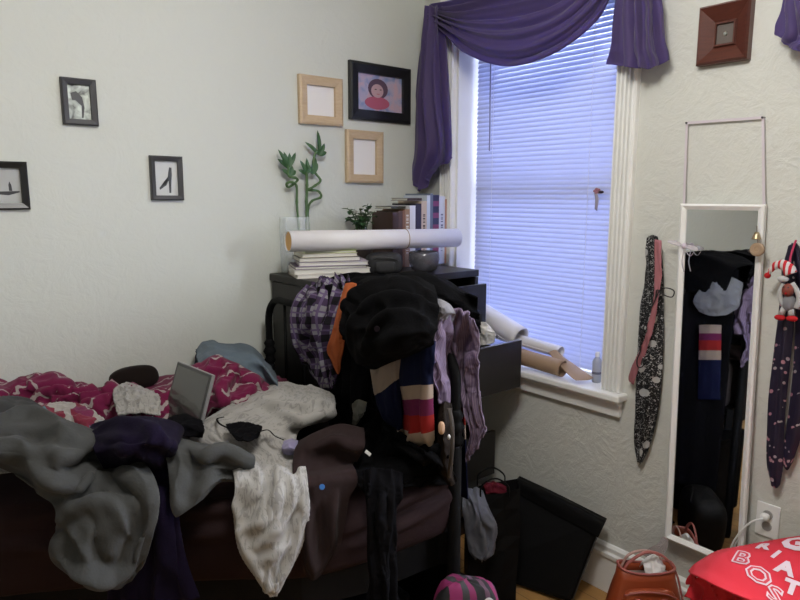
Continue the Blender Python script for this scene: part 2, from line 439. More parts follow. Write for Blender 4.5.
# ------------------------------------------------------------------ blinds
def slat_mat():
    n = NT('white_vinyl_slats'); tr = n.n('ShaderNodeBsdfTranslucent'); tr.inputs[0].default_value = (.64, .70, .90, 1)
    mx = n.n('ShaderNodeMixShader'); mx.inputs[0].default_value = .42
    n.done((.66, .66, .72), .45); out = n.t.nodes['Material Output']
    n.l(n.b.outputs[0], mx.inputs[1]); n.l(tr.outputs[0], mx.inputs[2]); n.l(mx.outputs[0], out.inputs[0]); return n.m
M_slat = slat_mat()
M_cord = flat('white_cord', (.8, .8, .82), .7)
def blind(W, label, tilt=63):
    y0, y1, z1 = W['y0']+.02, W['y1']-.032, W['z1']-.016
    bx = .112
    t = thing('window_blind', (bx, (y0+y1)/2, W['z0']+.04), label, 'blind')
    MB().box((bx-.014, y0, z1-.028), (bx+.014, y1, z1)).build('head_rail', M_white2, t, bevel=.002)
    s = MB(); z = z1-.045; R = math.radians(tilt); k = 0
    while z > .882:
        a = Vector((bx-math.cos(R)*.0125, 0, z-math.sin(R)*.0125)); c = Vector((bx+math.cos(R)*.0125, 0, z+math.sin(R)*.0125))
        nn = Vector((-math.sin(R), 0, math.cos(R)))*.0022
        ps = [a, a.lerp(c, .25)+nn*.75, a.lerp(c, .5)+nn, a.lerp(c, .75)+nn*.75, c]
        ps = [Vector((p.x, y0, p.z)) for p in ps] + [Vector((p.x, y0, p.z+.0007)) for p in reversed(ps)]
        s.prism(ps, (0, y1-y0, 0)); z -= .0208
    s.build('slats', M_slat, t)
    MB().box((bx-.012, y0, .846), (bx+.012, y1, .862)).build('bottom_rail', M_white2, t, bevel=.003)
    for f in (.14, .80):
        yy = y1+(y0-y1)*f
        MB().tube([(bx-.0165, yy, z1-.03), (bx-.0165, yy, .86)], .0011, 6).build('ladder_cord', M_cord, t)
    MB().tube([(bx-.03, y1-.10, z1-.03), (bx-.04, y1-.115, 1.80)], .0032, 6).build('tilt_wand', flat('grey_wand', (.25, .25, .33), .3), t)
    return t
blind(W1, 'white slatted blind lowered in the window beside the tall chest')
blind(W2, 'second white blind, in the window past the wall mirror', 30)

# ------------------------------------------------------------------ pictures on the walls
M_blackf = flat('black_painted_wood', (.012, .012, .013), .35)
M_greyf = flat('charcoal_wood', (.045, .045, .05), .45, var=.2)
M_mat = flat('photo_paper', (.55, .56, .55), .4)
M_paper = flat('plain_white_paper', (.80, .78, .76), .7)
def pine():
    n = NT('pale_pine'); g = n.noise(n.mapping(n.obj(), (6, 6, 40)), 3, 4, 1.0)
    return n.done(n.mix(g, (.46, .33, .20), (.62, .48, .32)), .55)
M_pine = pine()
def bwphoto(name, seed, tone=(.5, .5, .5)):
    n = NT(name); f = n.noise(n.mapping(n.obj(), (1, 1, 1), (0, 0, 0), (seed, seed, 0)), 22, 5, .8)
    return n.done(n.ramp(f, [(.33, (.03, .03, .03)), (.48, tuple(x*.6 for x in tone)), (.62, tone)]), .35)
def wall_picture(pl, corners, depth, fw, name, label, fm, pm, cat='picture frame', lip=True, hollow=False):
    """pl: 'y' (left wall) or 'x' (window wall); corners: pixel tl, tr, br, bl found on the wall plane"""
    f = (lambda p: Y(p[0], p[1], -depth)) if pl == 'y' else (lambda p: X(p[0], p[1], -depth))
    P = [f((c[0]+(2.2 if pl == 'y' else 0), c[1])) for c in corners]; nrm = Vector((0, 1, 0)) if pl == 'y' else Vector((1, 0, 0))
    c = sum(P, Vector())/4; t = thing(name, c + nrm*depth, label, cat)
    Ux = ((P[1]-P[0])+(P[2]-P[3])).normalized(); Uz = ((P[0]-P[3])+(P[1]-P[2]))
    Ux = Ux.lerp(Vector((Ux.x, Ux.y, 0)), .8).normalized(); Uz = Vector((0, 0, 1)); Uz = (Uz - Ux*Uz.dot(Ux)).normalized()
    w = ((P[1]-P[0]).length+(P[2]-P[3]).length)/2; h = ((P[0]-P[3]).length+(P[1]-P[2]).length)/2
    q = lambda a, b, d: c + Ux*a + Uz*b + nrm*(depth*d)
    m = MB()
    out = [(-w/2, h/2), (w/2, h/2), (w/2, -h/2), (-w/2, -h/2)]; inn = [(a*(1-2*fw/w), b*(1-2*fw/h)) for a, b in out]
    mid = [(a*(1-.5*fw/w), b*(1-.5*fw/h)) for a, b in out]
    vs = [q(a, b, .95) for a, b in out] + [q(a, b, .2) for a, b in out] + [q(a, b, 0) for a, b in mid] + [q(a, b, .25) for a, b in inn] + [q(a, b, .95) for a, b in inn]
    fs = [(r*4+i, r*4+(i+1) % 4, ((r+1) % 5)*4+(i+1) % 4, ((r+1) % 5)*4+i) for r in range(5) for i in range(4)]
    m.add(vs, fs).build('frame', fm, t)
    m = MB(); m.prism([q(a, b, .85) for a, b in inn], nrm*(depth*.08)); pr = m.build('print', pm, t)
    def mark(poly, mt, nm, parent=pr, d=.80):
        iw, ih = w-2*fw, h-2*fw
        return MB().prism([q(a*iw/2, b*ih/2, d) for a, b in poly], nrm*(depth*.05)).build(nm, mt, parent)
    return t, mark, q
ell = lambda cx, cy, rx, ry, n=20, a0=0: [(cx+rx*math.cos(2*PI*i/n+a0), cy+ry*math.sin(2*PI*i/n+a0)) for i in range(n)]
M_ink = flat('dark_ink', (.03, .03, .035), .4)
t, mk, _ = wall_picture('y', [(61, 77), (97, 80), (94, 126), (59, 123.5)], .018, .020, 'picture_frame', 'small charcoal frame, highest of the three monochrome photos on the wall above the bed', M_greyf, bwphoto('photo_figures_outdoors', 3, (.62, .68, .62)))
mk([(-.7, .5), (-.2, .62), (.3, .3), (.45, -.3), (.3, -.9), (.15, -.9), (.2, -.2), (-.3, .1), (-.6, .1)], M_ink, 'shaded_shape')
t, mk, _ = wall_picture('y', [(149, 155), (182, 157), (181, 201), (149, 199.5)], .018, .018, 'picture_frame', 'small charcoal frame with a photo of a leaping dancer, hung nearest the bamboo', M_greyf, M_mat)
mk([(.3, .65), (.5, .62), (.5, .2), (.45, -.1), (.38, -.85), (.22, -.85), (.2, -.15), (-.2, -.35), (-.62, -.55), (-.6, -.68), (0, -.4), (.15, .1), (.2, .35)], M_ink, 'dancer_silhouette')
t, mk, _ = wall_picture('y', [(-22, 160.5), (27, 162), (26.5, 209.5), (-22, 210)], .018, .021, 'picture_frame', 'black frame with a grey photo of a lone figure on water, lowest by the bed', M_blackf, flat('grey_photo', (.42, .43, .42), .35, var=.25))
mk([(.25, .05), (.32, .25), (.42, .05), (.46, -.3), (.26, -.3)], M_ink, 'figure_silhouette'); mk([(-.9, -.35), (.9, -.3), (.9, -.38), (.2, -.55), (-.9, -.45)], M_ink, 'dark_waterline')
# portrait
t, mk, _ = wall_picture('y', [(350, 60), (410, 69), (408.5, 125), (347, 117.5)], .022, .047, 'picture_frame', 'wide black frame holding a colour portrait of a person, above the two pine frames', M_blackf, NT('portrait_background').done((.30, .32, .48), .3))
n = NT('mottled_backdrop'); M_backd = n.done(n.ramp(n.noise(n.obj(), 16, 3, 1.0), [(.35, (.22, .28, .48)), (.5, (.42, .38, .52)), (.65, (.55, .38, .45))]), .35)
mk([(-1, -1), (1, -1), (1, 1), (-1, 1)], M_backd, 'painted_backdrop', d=.82)
mk(ell(-.08, .24, .44, .56), flat('dark_hair', (.10, .06, .10), .6), 'hair', d=.77)
mk(ell(-.12, -.55, .55, .36), flat('pink_red_top', (.42, .10, .17), .6), 'clothing', d=.74)
mk(ell(-.12, .12, .27, .38), flat('portrait_skin', (.50, .33, .36), .6), 'face', d=.71)
for ex in (-.2, .02): mk(ell(ex, .20, .05, .03, 8), M_ink, 'eye', d=.69)
mk(ell(-.09, -.05, .08, .025, 8), flat('lips', (.45, .12, .15), .6), 'mouth', d=.69)
# two pine frames with blank paper
for cs, lb in (([(299.5, 74), (342.5, 79), (340.5, 126), (297, 123)], 'square-looking pale pine frame with blank paper, left of the black portrait'),
               ([(347, 128.5), (383.5, 133), (380.5, 184), (344, 181.5)], 'pale pine frame with blank paper, directly below the black portrait frame')):
    t, mk, q = wall_picture('y', cs, .024, .038, 'picture_frame', lb, M_pine, M_paper)
# brown frame with medallion on window wall
n = NT('red_brown_mahogany'); M_mahog = n.done(n.mix(n.noise(n.mapping(n.obj(), (8, 8, 60)), 2, 4, 1), (.055, .016, .012), (.12, .035, .022)), .35)
def deep_frame():
    P = [X(699, 7.5, -.02), X(750.5, -1, -.02), X(750.5, 59.5, -.02), X(699.5, 65.5, -.02)]
    c = sum(P, Vector())/4; t = thing('picture_frame', (0, c.y, c.z), 'square deep brown wooden frame with a tiny silver medallion, above the mirror', 'picture frame')
    hw = abs(P[0].y-P[1].y)/2; hh = (P[0].z-P[3].z+P[1].z-P[2].z)/4
    m = MB(); rings = [(1, 0), (1, -.030), (.93, -.038), (.86, -.034), (.44, -.012), (.40, -.020), (.34, -.020), (.34, -.008)]
    vs = [(x, c.y+sy*hw*s, c.z+sz*hh*s) for s, x in rings for sy, sz in ((1, 1), (-1, 1), (-1, -1), (1, -1))]
    fs = [(r*4+i, r*4+(i+1) % 4, (r+1)*4+(i+1) % 4, (r+1)*4+i) for r in range(len(rings)-1) for i in range(4)]
    m.add(vs, fs).build('frame', M_mahog, t)
    MB().box((-.010, c.y-hw*.34, c.z-hh*.34), (-.002, c.y+hw*.34, c.z+hh*.34)).build('backing', flat('grey_brown_velvet', (.12, .10, .09), .8), t)
    MB().lathe([(.0, .004), (.005, .0035), (.007, .001), (.007, 0)], (-.0105, c.y, c.z), 16, (-1, 0, 0)).build('medallion', flat('dull_silver', (.55, .58, .55), .3, 1), t)
deep_frame()

# ------------------------------------------------------------------ curtains
def scarf_mat(name, c):
    n = NT(name); tr = n.n('ShaderNodeBsdfTranslucent'); tr.inputs[0].default_value = (.13, .12, .62, 1)
    mx = n.n('ShaderNodeMixShader'); mx.inputs[0].default_value = .40
    n.done(c, .6, 0, .3, .3); out = n.t.nodes['Material Output']
    n.l(n.b.outputs[0], mx.inputs[1]); n.l(tr.outputs[0], mx.inputs[2]); n.l(mx.outputs[0], out.inputs[0]); return n.m
M_scarf = scarf_mat('sheer_purple_fabric', (.105, .070, .18))
t = thing('window_scarf', (-.05, -.65, 2.45), 'purple sheer scarf swagged over the window with tails at both sides', 'curtain')
# swag
rows = [[X(432, 6, -.07), X(462, -2, -.07), X(500, -18, -.07), X(550, -38, -.07), X(600, -52, -.07), X(618, -55, -.06)],
        [X(431, 11, -.10), X(466, 14, -.12), X(508, 8, -.13), X(555, -8, -.13), X(596, -34, -.11), X(616, -50, -.07)],
        [X(431, 15, -.11), X(467, 32, -.15), X(508, 38, -.17), X(552, 25, -.17), X(592, -8, -.14), X(615, -42, -.08)],
        [X(431, 20, -.09), X(464, 52, -.13), X(508, 66, -.15), X(552, 55, -.15), X(594, 24, -.12), X(617, -14, -.07)]]
cloth('swag', rows, M_scarf, 90, 110, t, .0012, pre=lambda S: pleat(S, 0, 6.5, .016, 3, .35), ex=.02, ey=.05, amp=.010, inn=.012, steps=10, edge=.5, seed=2, bend=.6)
# left tail
rows = [[X(427, 6, -.10), X(431, 6, -.12), X(436, 7, -.11), X(441, 9, -.09)],
        [X(421, 40, -.09), X(430, 42, -.13), X(438, 44, -.13), X(446, 44, -.09)],
        [X(416, 90, -.06), X(428, 92, -.13), X(440, 94, -.13), X(450, 94, -.08)],
        [X(413, 140, -.04), X(426, 142, -.12), X(439, 142, -.13), X(452, 140, -.08)],
        [X(411, 168, -.035), X(421, 176, -.10), X(436, 166, -.12), X(452, 156, -.08)],
        [X(411.5, 178, -.035), X(420, 192, -.10), X(434, 172, -.12), X(452, 157.5, -.08)]]
cloth('left_tail', rows, M_scarf, 90, 60, t, .0012, pre=lambda S: pleat(S, 1, 3.6, .024, 5, .45), ex=.03, ey=.02, amp=.012, inn=.012, steps=10, edge=.3, seed=3, bend=.6)
# right tail
rows = [[X(622, -48, -.07), X(632, -50, -.09), X(642, -50, -.09), X(652, -48, -.07)],
        [X(617, -5, -.07), X(632, -5, -.11), X(645, -5, -.11), X(661, -5, -.07)],
        [X(611, 40, -.06), X(628, 42, -.11), X(648, 42, -.11), X(667, 38, -.06)],
        [X(609.5, 64, -.055), X(628, 67, -.11), X(650, 68, -.11), X(668, 61, -.06)]]
cloth('right_tail', rows, M_scarf, 70, 70, t, .0012, pre=lambda S: pleat(S, 1, 4.6, .024, 8, .4, fade=(.6, 1.1)), ex=.03, ey=.02, amp=.010, inn=.010, steps=10, edge=.3, seed=4, bend=.6)
for yy in (-.16, -1.12):
    MB().tube([(0, yy, 2.51), (-.10, yy, 2.51), (-.12, yy, 2.53)], .006, 8).build('holder', M_white2, t)
t = thing('window_scarf', (-.05, -1.75, 2.4), 'purple scarf tail of the next window, at the edge past the brown frame', 'curtain')
rows = [[X(782, -60, -.07), X(795, -62, -.10), X(812, -62, -.10), X(826, -60, -.07)],
        [X(784, -10, -.07), X(796, -10, -.11), X(812, -10, -.11), X(830, -10, -.07)],
        [X(779, 28, -.06), X(793, 32, -.11), X(812, 34, -.11), X(838, 30, -.06)],
        [X(777.5, 35, -.055), X(790, 48, -.11), X(812, 52, -.11), X(842, 46, -.06)]]
cloth('tail', rows, M_scarf, 60, 60, t, .0012, pre=lambda S: pleat(S, 1, 4, .014, 9, .5), ex=.03, ey=.02, amp=.010, inn=.010, steps=8, edge=.3, seed=6)
MB().tube([(0, -1.86, 2.51), (-.10, -1.86, 2.51), (-.12, -1.86, 2.53)], .006, 8).build('holder', M_white2, t)

# ------------------------------------------------------------------ ornament hung in the blind
t = thing('hanging_ornament', X(597, 190, .08), 'tiny dark flower with a faded ribbon tail hanging on the closed blind', 'ornament')
c = X(597, 191, .082)
m = MB()
for k in range(5):
    a = 2*PI*k/5; m.ball(c+Vector((0, math.cos(a)*.009, math.sin(a)*.007)), (.004, .009, .006), 6)
m.build('flower', flat('dusty_rose', (.35, .16, .20), .8), t, smooth=True)
MB().ball(X(601, 192, .080), (.006, .013, .006), 8).build('bead', flat('dark_bead', (.03, .01, .02), .3), t, smooth=True)
cloth('ribbon_tail', [[X(594, 192, .08), X(597, 192, .079)], [X(595, 200, .080), X(598.5, 200, .08)], [X(594.5, 209, .081), X(597, 211, .08)]], flat('faded_ribbon', (.35, .32, .38), .8), 12, 6, t, .001, amp=0)

# ------------------------------------------------------------------ wall mirror
M_sheer2 = NT('sheer_lilac_organza').done((.62, .54, .58), .5, 0, 0, .3, Alpha=.35)
n = NT('sheer_white_organza'); M_sheer = n.done((.75, .70, .76), .5, 0, 0, .3, Alpha=.5)
M_mirror = NT('mirror_glass').done((.78, .80, .80), .02, 1.0)
def mirror():
    xt, xb = -.03, -.055
    TL, TR, BL = X(680.5, 203.5, xt), X(765, 203, xt), X(664.5, 538, xb)
    w = abs(TL.y-TR.y); BRz = BL.z; y_b = BL.y
    t = thing('wall_mirror', (0, (y_b*2-w)/2, BL.z), 'tall narrow mirror in a thin white frame hung by a ribbon on the window wall', 'mirror')
    TLv = Vector((xt, TL.y, TL.z)); TRv = Vector((xt, TL.y-w, TL.z)); BLv = Vector((xb, y_b, BL.z)); BRv = Vector((xb, y_b-w, BL.z))
    c = (TLv+TRv+BLv+BRv)/4; Ux = (TRv-TLv).normalized(); Uz = (TLv-BLv).normalized(); nrm = Ux.cross(Uz)
    if nrm.x > 0: nrm = -nrm
    h = (TLv-BLv).length; fw = .020
    q = lambda a, b, d: c + Ux*a + Uz*b + nrm*d
    out = [(-w/2, h/2), (w/2, h/2), (w/2, -h/2), (-w/2, -h/2)]; inn = [(math.copysign(abs(a)-fw, a), math.copysign(abs(b)-fw, b)) for a, b in out]
    mid = [(math.copysign(abs(a)-fw*.35, a), math.copysign(abs(b)-fw*.35, b)) for a, b in out]
    vs = [q(a, b, -.018) for a, b in out] + [q(a, b, 0) for a, b in out] + [q(a, b, .005) for a, b in mid] + [q(a, b, -.004) for a, b in inn] + [q(a, b, -.018) for a, b in inn]
    fs = [(r*4+i, r*4+(i+1) % 4, ((r+1) % 5)*4+(i+1) % 4, ((r+1) % 5)*4+i) for r in range(5) for i in range(4)]
    MB().add(vs, fs).build('frame', M_white2, t)
    MB().prism([q(a, b, -.012) for a, b in inn], nrm*.004).build('mirror_glass', M_mirror, t)
    # hanging ribbon over two nails
    rib = flat('pale_lilac_ribbon', (.60, .54, .58), .7)
    n1, n2 = X(687, 123, -.012), X(763, 117.5, -.012)
    L0, R0 = X(684, 206, -.022), X(764, 206, -.022)
    for k, (a, bb) in enumerate(((L0, n1), (n1, n2), (n2, R0))):
        d = (bb-a).normalized(); s = d.cross(Vector((1, 0, 0))).normalized()*.0042
        MB().prism([a-s, a+s, bb+s, bb-s], (-.001, 0, 0)).build('hanging_ribbon', rib, t)
    for p in (n1, n2): MB().tube([(0, p.y, p.z), (-.02, p.y, p.z)], .003, 8).build('nail', flat('nail_steel', (.1, .1, .1), .4, 1), t)
    # ribbon end trailing below the lower corner
    rows = [[X(662, 536, -.075), X(668, 540, -.075)], [X(658, 543, -.07), X(666, 549, -.07)], [X(648, 549, -.065), X(660, 556, -.06)], [X(640, 553, -.055), X(648, 558, -.055)]]
    cloth('ribbon_end', rows, M_sheer2, 20, 10, t, .0008, amp=.003, steps=6)
    return q, w, h
mq, mw, mh = mirror()
# sheer bow tied to left edge of mirror
t = thing('ribbon_bow', X(683, 246, -.045), 'sheer pale bow pinned across the left edge of the mirror frame', 'ribbon')
for sgn, (a, bb) in ((1, ((684, 246), (668, 241))), (1, ((684, 247), (698, 249)))):
    p, q_ = X(*a, -.05), X(*bb, -.045)
    up = Vector((0, 0, .008)); cloth('loop', [[p+up*.3, p-up*.3], [p.lerp(q_, .5)+up*1.1, p.lerp(q_, .5)-up*.8], [q_+up*.5, q_-up*.6]], M_sheer, 16, 8, t, .0008, amp=.004, steps=5)
MB().ball(X(684, 246, -.052), (.006, .009, .010), 8).build('knot', flat('lilac_knot', (.62, .55, .66), .7), t, smooth=True)
for pts in ([(684, 250), (682, 262), (684, 272)], [(685, 250), (690, 256), (694, 252)]):
    MB().tube(bez([X(a, b, -.05) for a, b in pts], 5), .0022, 6, flat=.4).build('ribbon_tail', M_sheer, t, smooth=True)
# small bell charm and round wooden disc at the right edge of the mirror
t = thing('hanging_charm', X(757, 236, -.06), 'round wooden disc and brass bell charm hanging on the right edge of the mirror', 'ornament')
M_brass = flat('aged_brass', (.42, .33, .20), .35, .9)
MB().lathe([(.0, .016), (.006, .015), (.010, .006), (.013, -.004), (.015, -.007), (.0, -.007)], X(756.5, 237, -.06), 16).build('bell', M_brass, t, smooth=True)
c = X(757.5, 249.5, -.06)
MB().lathe([(.0, .006), (.007, .006), (.009, .008), (.017, .008), (.021, .006), (.021, -.004), (.0, -.004)], c, 24, (-1, 0, .1)).build('wooden_disc', flat('turned_wood', (.33, .23, .15), .45, var=.25), t)
MB().ball(X(749.5, 251, -.06), .005, 8).build('dark_bead', flat('dark_bronze', (.06, .05, .05), .3, .6), t, smooth=True)
MB().tube([X(757, 226, -.045), X(757, 237, -.055), X(757.5, 249, -.056)], .0012, 6).build('cord', flat('brown_cord', (.12, .08, .06), .8), t)

# ------------------------------------------------------------------ tall chest of drawers
M_dress = flat('black_brown_veneer', (.012, .010, .009), .42, var=.2, spec=.4)
M_dress_in = flat('dark_drawer_interior', (.02, .017, .015), .7)
DX0, DX1, DYF, DT = -.885, -.098, -.483, 1.270
ch = thing('chest_of_drawers', ((DX0+DX1)/2, (DYF-.005)/2, 0), 'tall black-brown chest of drawers in the corner with several drawers left open', 'chest of drawers')
m = MB()
m.box((DX0, DYF+.004, 0), (DX0+.022, -.026, DT-.032)).box((DX1-.022, DYF+.004, 0), (DX1, -.026, DT-.032))
m.box((DX0+.022, -.034, .06), (DX1-.022, -.026, DT-.032)).box((DX0+.022, DYF+.03, .05), (DX1-.022, -.034, .065))
m.build('carcass', M_dress, ch, bevel=.002)
MB().box((DX0, DYF, DT-.030), (DX1, -.006, DT)).build('top', M_dress, ch, bevel=.003)
MB().box((DX0+.022, DYF+.03, 0), (DX1-.022, DYF+.045, .06)).build('plinth', M_dress, ch)
def drawer(x0, x1, z0, z1, out):
    yf = DYF-.018-out
    o = MB().box((x0, yf, z0), (x1, yf+.018, z1)).build('drawer_front', M_dress, ch, bevel=.002)
    b = MB(); a, c = x0+.03, x1-.03; ye = yf+.018+.40
    b.box((a, yf+.018, z0+.02), (a+.012, ye, z1-.045)).box((c-.012, yf+.018, z0+.02), (c, ye, z1-.045))
    b.box((a+.012, yf+.018, z0+.02), (c-.012, ye, z0+.03)).box((a+.012, ye-.012, z0+.03), (c-.012, ye, z1-.045))
    b.build('drawer_box', M_dress_in, o)
mx = (DX0+DX1)/2
for k in range(5):
    z1 = 1.212-k*.220; z0 = z1-.205 + (0 if k else 0)
    if k == 0: drawer(DX0+.001, mx-.002, z0, z1, .0); drawer(mx+.002, DX1+.001, z0, z1, .028)
    else: drawer(DX0+.001, DX1+.002, z0, z1, {1: .235, 2: .0, 3: .10, 4: 0}[k])

# ------------------------------------------------------------------ things on top of the chest
ZT = DT + .001
M_dark = flat('black_nylon', (.012, .012, .014), .7, bump=.3)
# stack of magazines and books lying flat
rnd = random.Random(11)
zz = ZT
ma = math.radians(-24)
spec = [(.30, .18, .016, (.55, .50, .46), 'thin pale magazine at the bottom of the flat stack', 'c'),
        (.31, .185, .020, (.62, .58, .52), 'cream paperback second from the bottom of the flat stack', 'd'),
        (.29, .18, .012, (.10, .06, .12), 'dark plum magazine in the middle of the flat stack', 'd'),
        (.28, .18, .016, (.45, .40, .48), 'grey-lilac magazine above the plum one in the flat stack', 'c'),
        (.25, .17, .018, (.05, .04, .04), 'black notebook near the top of the flat stack', 'd'),
        (.23, .16, .015, (.60, .55, .42), 'cream book second from the top of the flat stack', 'd'),
        (.21, .14, .010, (.42, .50, .18), 'small lime green booklet topmost on the flat stack', 'c')]
cs = (-.725, -.222)
for i, (L, Wd, th, c, lb, k) in enumerate(spec):
    M = Matrix.Translation((cs[0]+rnd.uniform(-.012, .012), cs[1]+rnd.uniform(-.008, .008), zz)) @ Matrix.Rotation(ma+rnd.uniform(-.09, .09), 4, 'Z')
    o = thing('book', M.translation, lb, 'book', 'books and magazines stacked flat on the chest')
    cov = flat('book_cover_%d' % i, c, .45)
    MB().box((-L/2, -Wd/2, 0), (L/2, Wd/2, .0018), M).box((-L/2, -Wd/2, th-.0018), (L/2, Wd/2, th), M).box((-L/2, Wd/2-.0018, .0018), (L/2, Wd/2, th-.0018), M).build('cover', cov, o)
    MB().box((-L/2+.003, -Wd/2+.003, .0018), (L/2-.003, Wd/2-.0018, th-.0018), M).build('pages', flat('page_edges_%d' % i, (.62, .60, .54), .8), o)
    zz += th
# long poster tube lying across the stack, end open
pa = D(288, 242, 2.53); pb = D(457, 242.5, 2.93); r = .041
pa.z = zz + r + .002; pb.z = pa.z - .012
ax = (pb-pa).normalized()
t = thing('poster_tube', pa, 'long white poster tube lying across the top of the chest', 'poster tube')
m = MB(); n_ = 28
q1 = ax.cross(Vector((0, 0, 1))).normalized(); q2 = ax.cross(q1)
vs = []; 
for (c0, rr) in ((pa, r), (pb, r), (pb, r-.003), (pa, r-.003)):
    for k in range(n_): a = 2*PI*k/n_; vs.append(c0 + (q1*math.cos(a)+q2*math.sin(a))*rr)
fs = [(j*n_+k, j*n_+(k+1) % n_, ((j+1) % 4)*n_+(k+1) % n_, ((j+1) % 4)*n_+k) for j in range(4) for k in range(n_)]
m.add(vs, fs).build('paper_roll', flat('white_poster_paper', (.72, .70, .72), .5), t, smooth=False)
t.children[0].data.polygons.foreach_set('use_smooth', [True]*len(t.children[0].data.polygons))
m = MB()
c0 = pa + ax*.004
vs = [c0 + (q1*math.cos(2*PI*k/n_)+q2*math.sin(2*PI*k/n_))*(r-.0031) for k in range(n_)]
m.prism(vs, ax*.012).build('end_cap', flat('tan_cardboard', (.66, .38, .12), .7), t)
pc = pa.lerp(pb, .66)
MB().tube([pc+(q1*math.cos(2*PI*k/24)+q2*math.sin(2*PI*k/24))*(r+.0012) for k in range(24)], .0016, 6, closed=True).build('rubber_band', flat('tan_rubber', (.42, .30, .18), .6), t)
# black camera bag under the tube
c = D(384, 262, 2.72); c.z = ZT
t = thing('camera_case', c, 'small black padded case under the poster tube beside the flat stack', 'case')
M = Matrix.Translation(c) @ Matrix.Rotation(-.55, 4, 'Z')
m = MB(); m.ball((0, 0, .046), (.078, .045, .046), 12, M=None, p=.55); m.v = [M @ v for v in m.v]; m.build('body', M_dark, t, smooth=True)
MB().ball(M @ Vector((0, -.042, .035)), (.045, .014, .026), 10, M=Matrix.Rotation(-.55, 4, 'Z'), p=.6).build('front_pocket', M_dark, t, smooth=True)
MB().tube(bez([M @ Vector(p) for p in ((-.07, -.02, .05), (-.03, -.055, .075), (.03, -.055, .07), (.072, -.02, .045))], 6), .004, 6, flat=.4).build('strap', flat('strap_grey', (.05, .05, .06), .6), t)
# dark glass jar with dried leaves
c = D(424, 268, 2.82); c.z = ZT
t = thing('glass_jar', c, 'dark squat glass jar with dried leaves, beneath the right half of the poster tube', 'jar')
n = NT('smoky_glass'); M_smoke = n.done((.10, .10, .12), .08, 0, 0, .6, Alpha=.75)
MB().lathe([(.040, 0), (.055, .01), (.068, .05), (.066, .080), (.060, .086), (.057, .080), (.060, .05), (.046, .012), (0, .008)], c, 24).build('bowl', M_smoke, t, smooth=True)
lf = MB(); rnd = random.Random(5)
for k in range(16):
    a = rnd.uniform(0, 6.28); rr = rnd.uniform(0, .035); p = c+Vector((rr*math.cos(a), rr*math.sin(a), .02+rnd.uniform(0, .05)))
    lf.ball(p, (.014, .006, .003), 5, M=Matrix.Rotation(a, 4, 'Z') @ Matrix.Rotation(rnd.uniform(-1, 1), 4, 'Y'))
lf.build('dried_leaves', flat('dried_leaf', (.14, .10, .05), .8, var=.4), t)

# upright books along the wall
def book_cover_mat(i, c, c2=None, kind=0):
    n = NT('spine_%d' % i)
    if kind == 0: return flat('spine_%d' % i, c, .4, var=.05)
    x, y, z = n.sep(n.obj())
    if kind == 1:   # broken vertical lettering: blocks up the spine
        f = n.math('MULTIPLY', n.math('GREATER_THAN', n.noise(n.mapping(n.obj(), (0, 0, 1)), 90, 1), .5), n.math('LESS_THAN', n.math('ABSOLUTE', x), .007))
        f = n.math('MULTIPLY', f, n.math('LESS_THAN', n.math('ABSOLUTE', n.math('SUBTRACT', z, .15)), .09))
        return n.done(n.mix(f, c, c2), .4)
    f = n.stripe(z, .055, .45); return n.done(n.mix(f, c, c2), .4)
bk = [(.030, .262, .15, (.05, .025, .02), (.3, .2, .1), 0, 'dark brown hardback beside the ivy, first of the upright row'),
      (.022, .268, .16, (.09, .05, .035), (.3, .2, .1), 0, 'chestnut brown book second in the upright row from the ivy'),
      (.012, .272, .15, (.22, .10, .05), None, 0, 'thin rust brown book third in the upright row'),
      (.026, .276, .16, (.30, .18, .10), (.70, .66, .55), 1, 'tan spined book with pale lettering in the upright row'),
      (.030, .292, .17, (.72, .72, .74), None, 0, 'plain white spined book in the middle of the upright row'),
      (.032, .300, .17, (.03, .025, .05), None, 0, 'black spined book between the white and the cream ones'),
      (.030, .312, .17, (.58, .46, .36), (.04, .03, .03), 1, 'cream book with bold black lettering down its spine'),
      (.018, .338, .17, (.55, .60, .68), None, 0, 'pale blue-grey tall book in the upright row'),
      (.016, .346, .18, (.14, .17, .24), None, 0, 'slim slate blue tall book in the upright row'),
      (.034, .340, .18, (.03, .03, .09), (.22, .05, .14), 2, 'navy tall book with red and grey squares down the spine'),
      (.034, .334, .18, (.62, .64, .74), (.12, .12, .22), 1, 'white tall book with dark lettering down its spine'),
      (.014, .320, .17, (.55, .30, .24), None, 0, 'thin salmon book at the window end of the upright row')]
tot = sum(b[0] for b in bk)+.001*len(bk); bxx = X(449.5, 230, 0); 
x = -.366; yf = -.20
k_ = (-.404+tot)
for i, (wd, ht, dp, c, c2, kd, lb) in enumerate(bk):
    sc = .345/tot; wd_ = wd*sc
    o = thing('book', (x+wd_/2, yf+dp/2, ZT), lb, 'book', 'books standing upright on the chest')
    cm = book_cover_mat(i, c, c2, kd)
    ht -= .012
    MB().box((x, yf, ZT), (x+.0018, yf+dp, ZT+ht)).box((x+wd_-.0018, yf, ZT), (x+wd_, yf+dp, ZT+ht)).box((x+.0018, yf, ZT), (x+wd_-.0018, yf+.0018, ZT+ht)).build('cover', cm, o)
    MB().box((x+.0018, yf+.0018, ZT+.003), (x+wd_-.0018, yf+dp-.003, ZT+ht-.003)).build('pages', flat('pages_up_%d' % i, (.66, .64, .58), .8), o)
    x += wd_+.0008
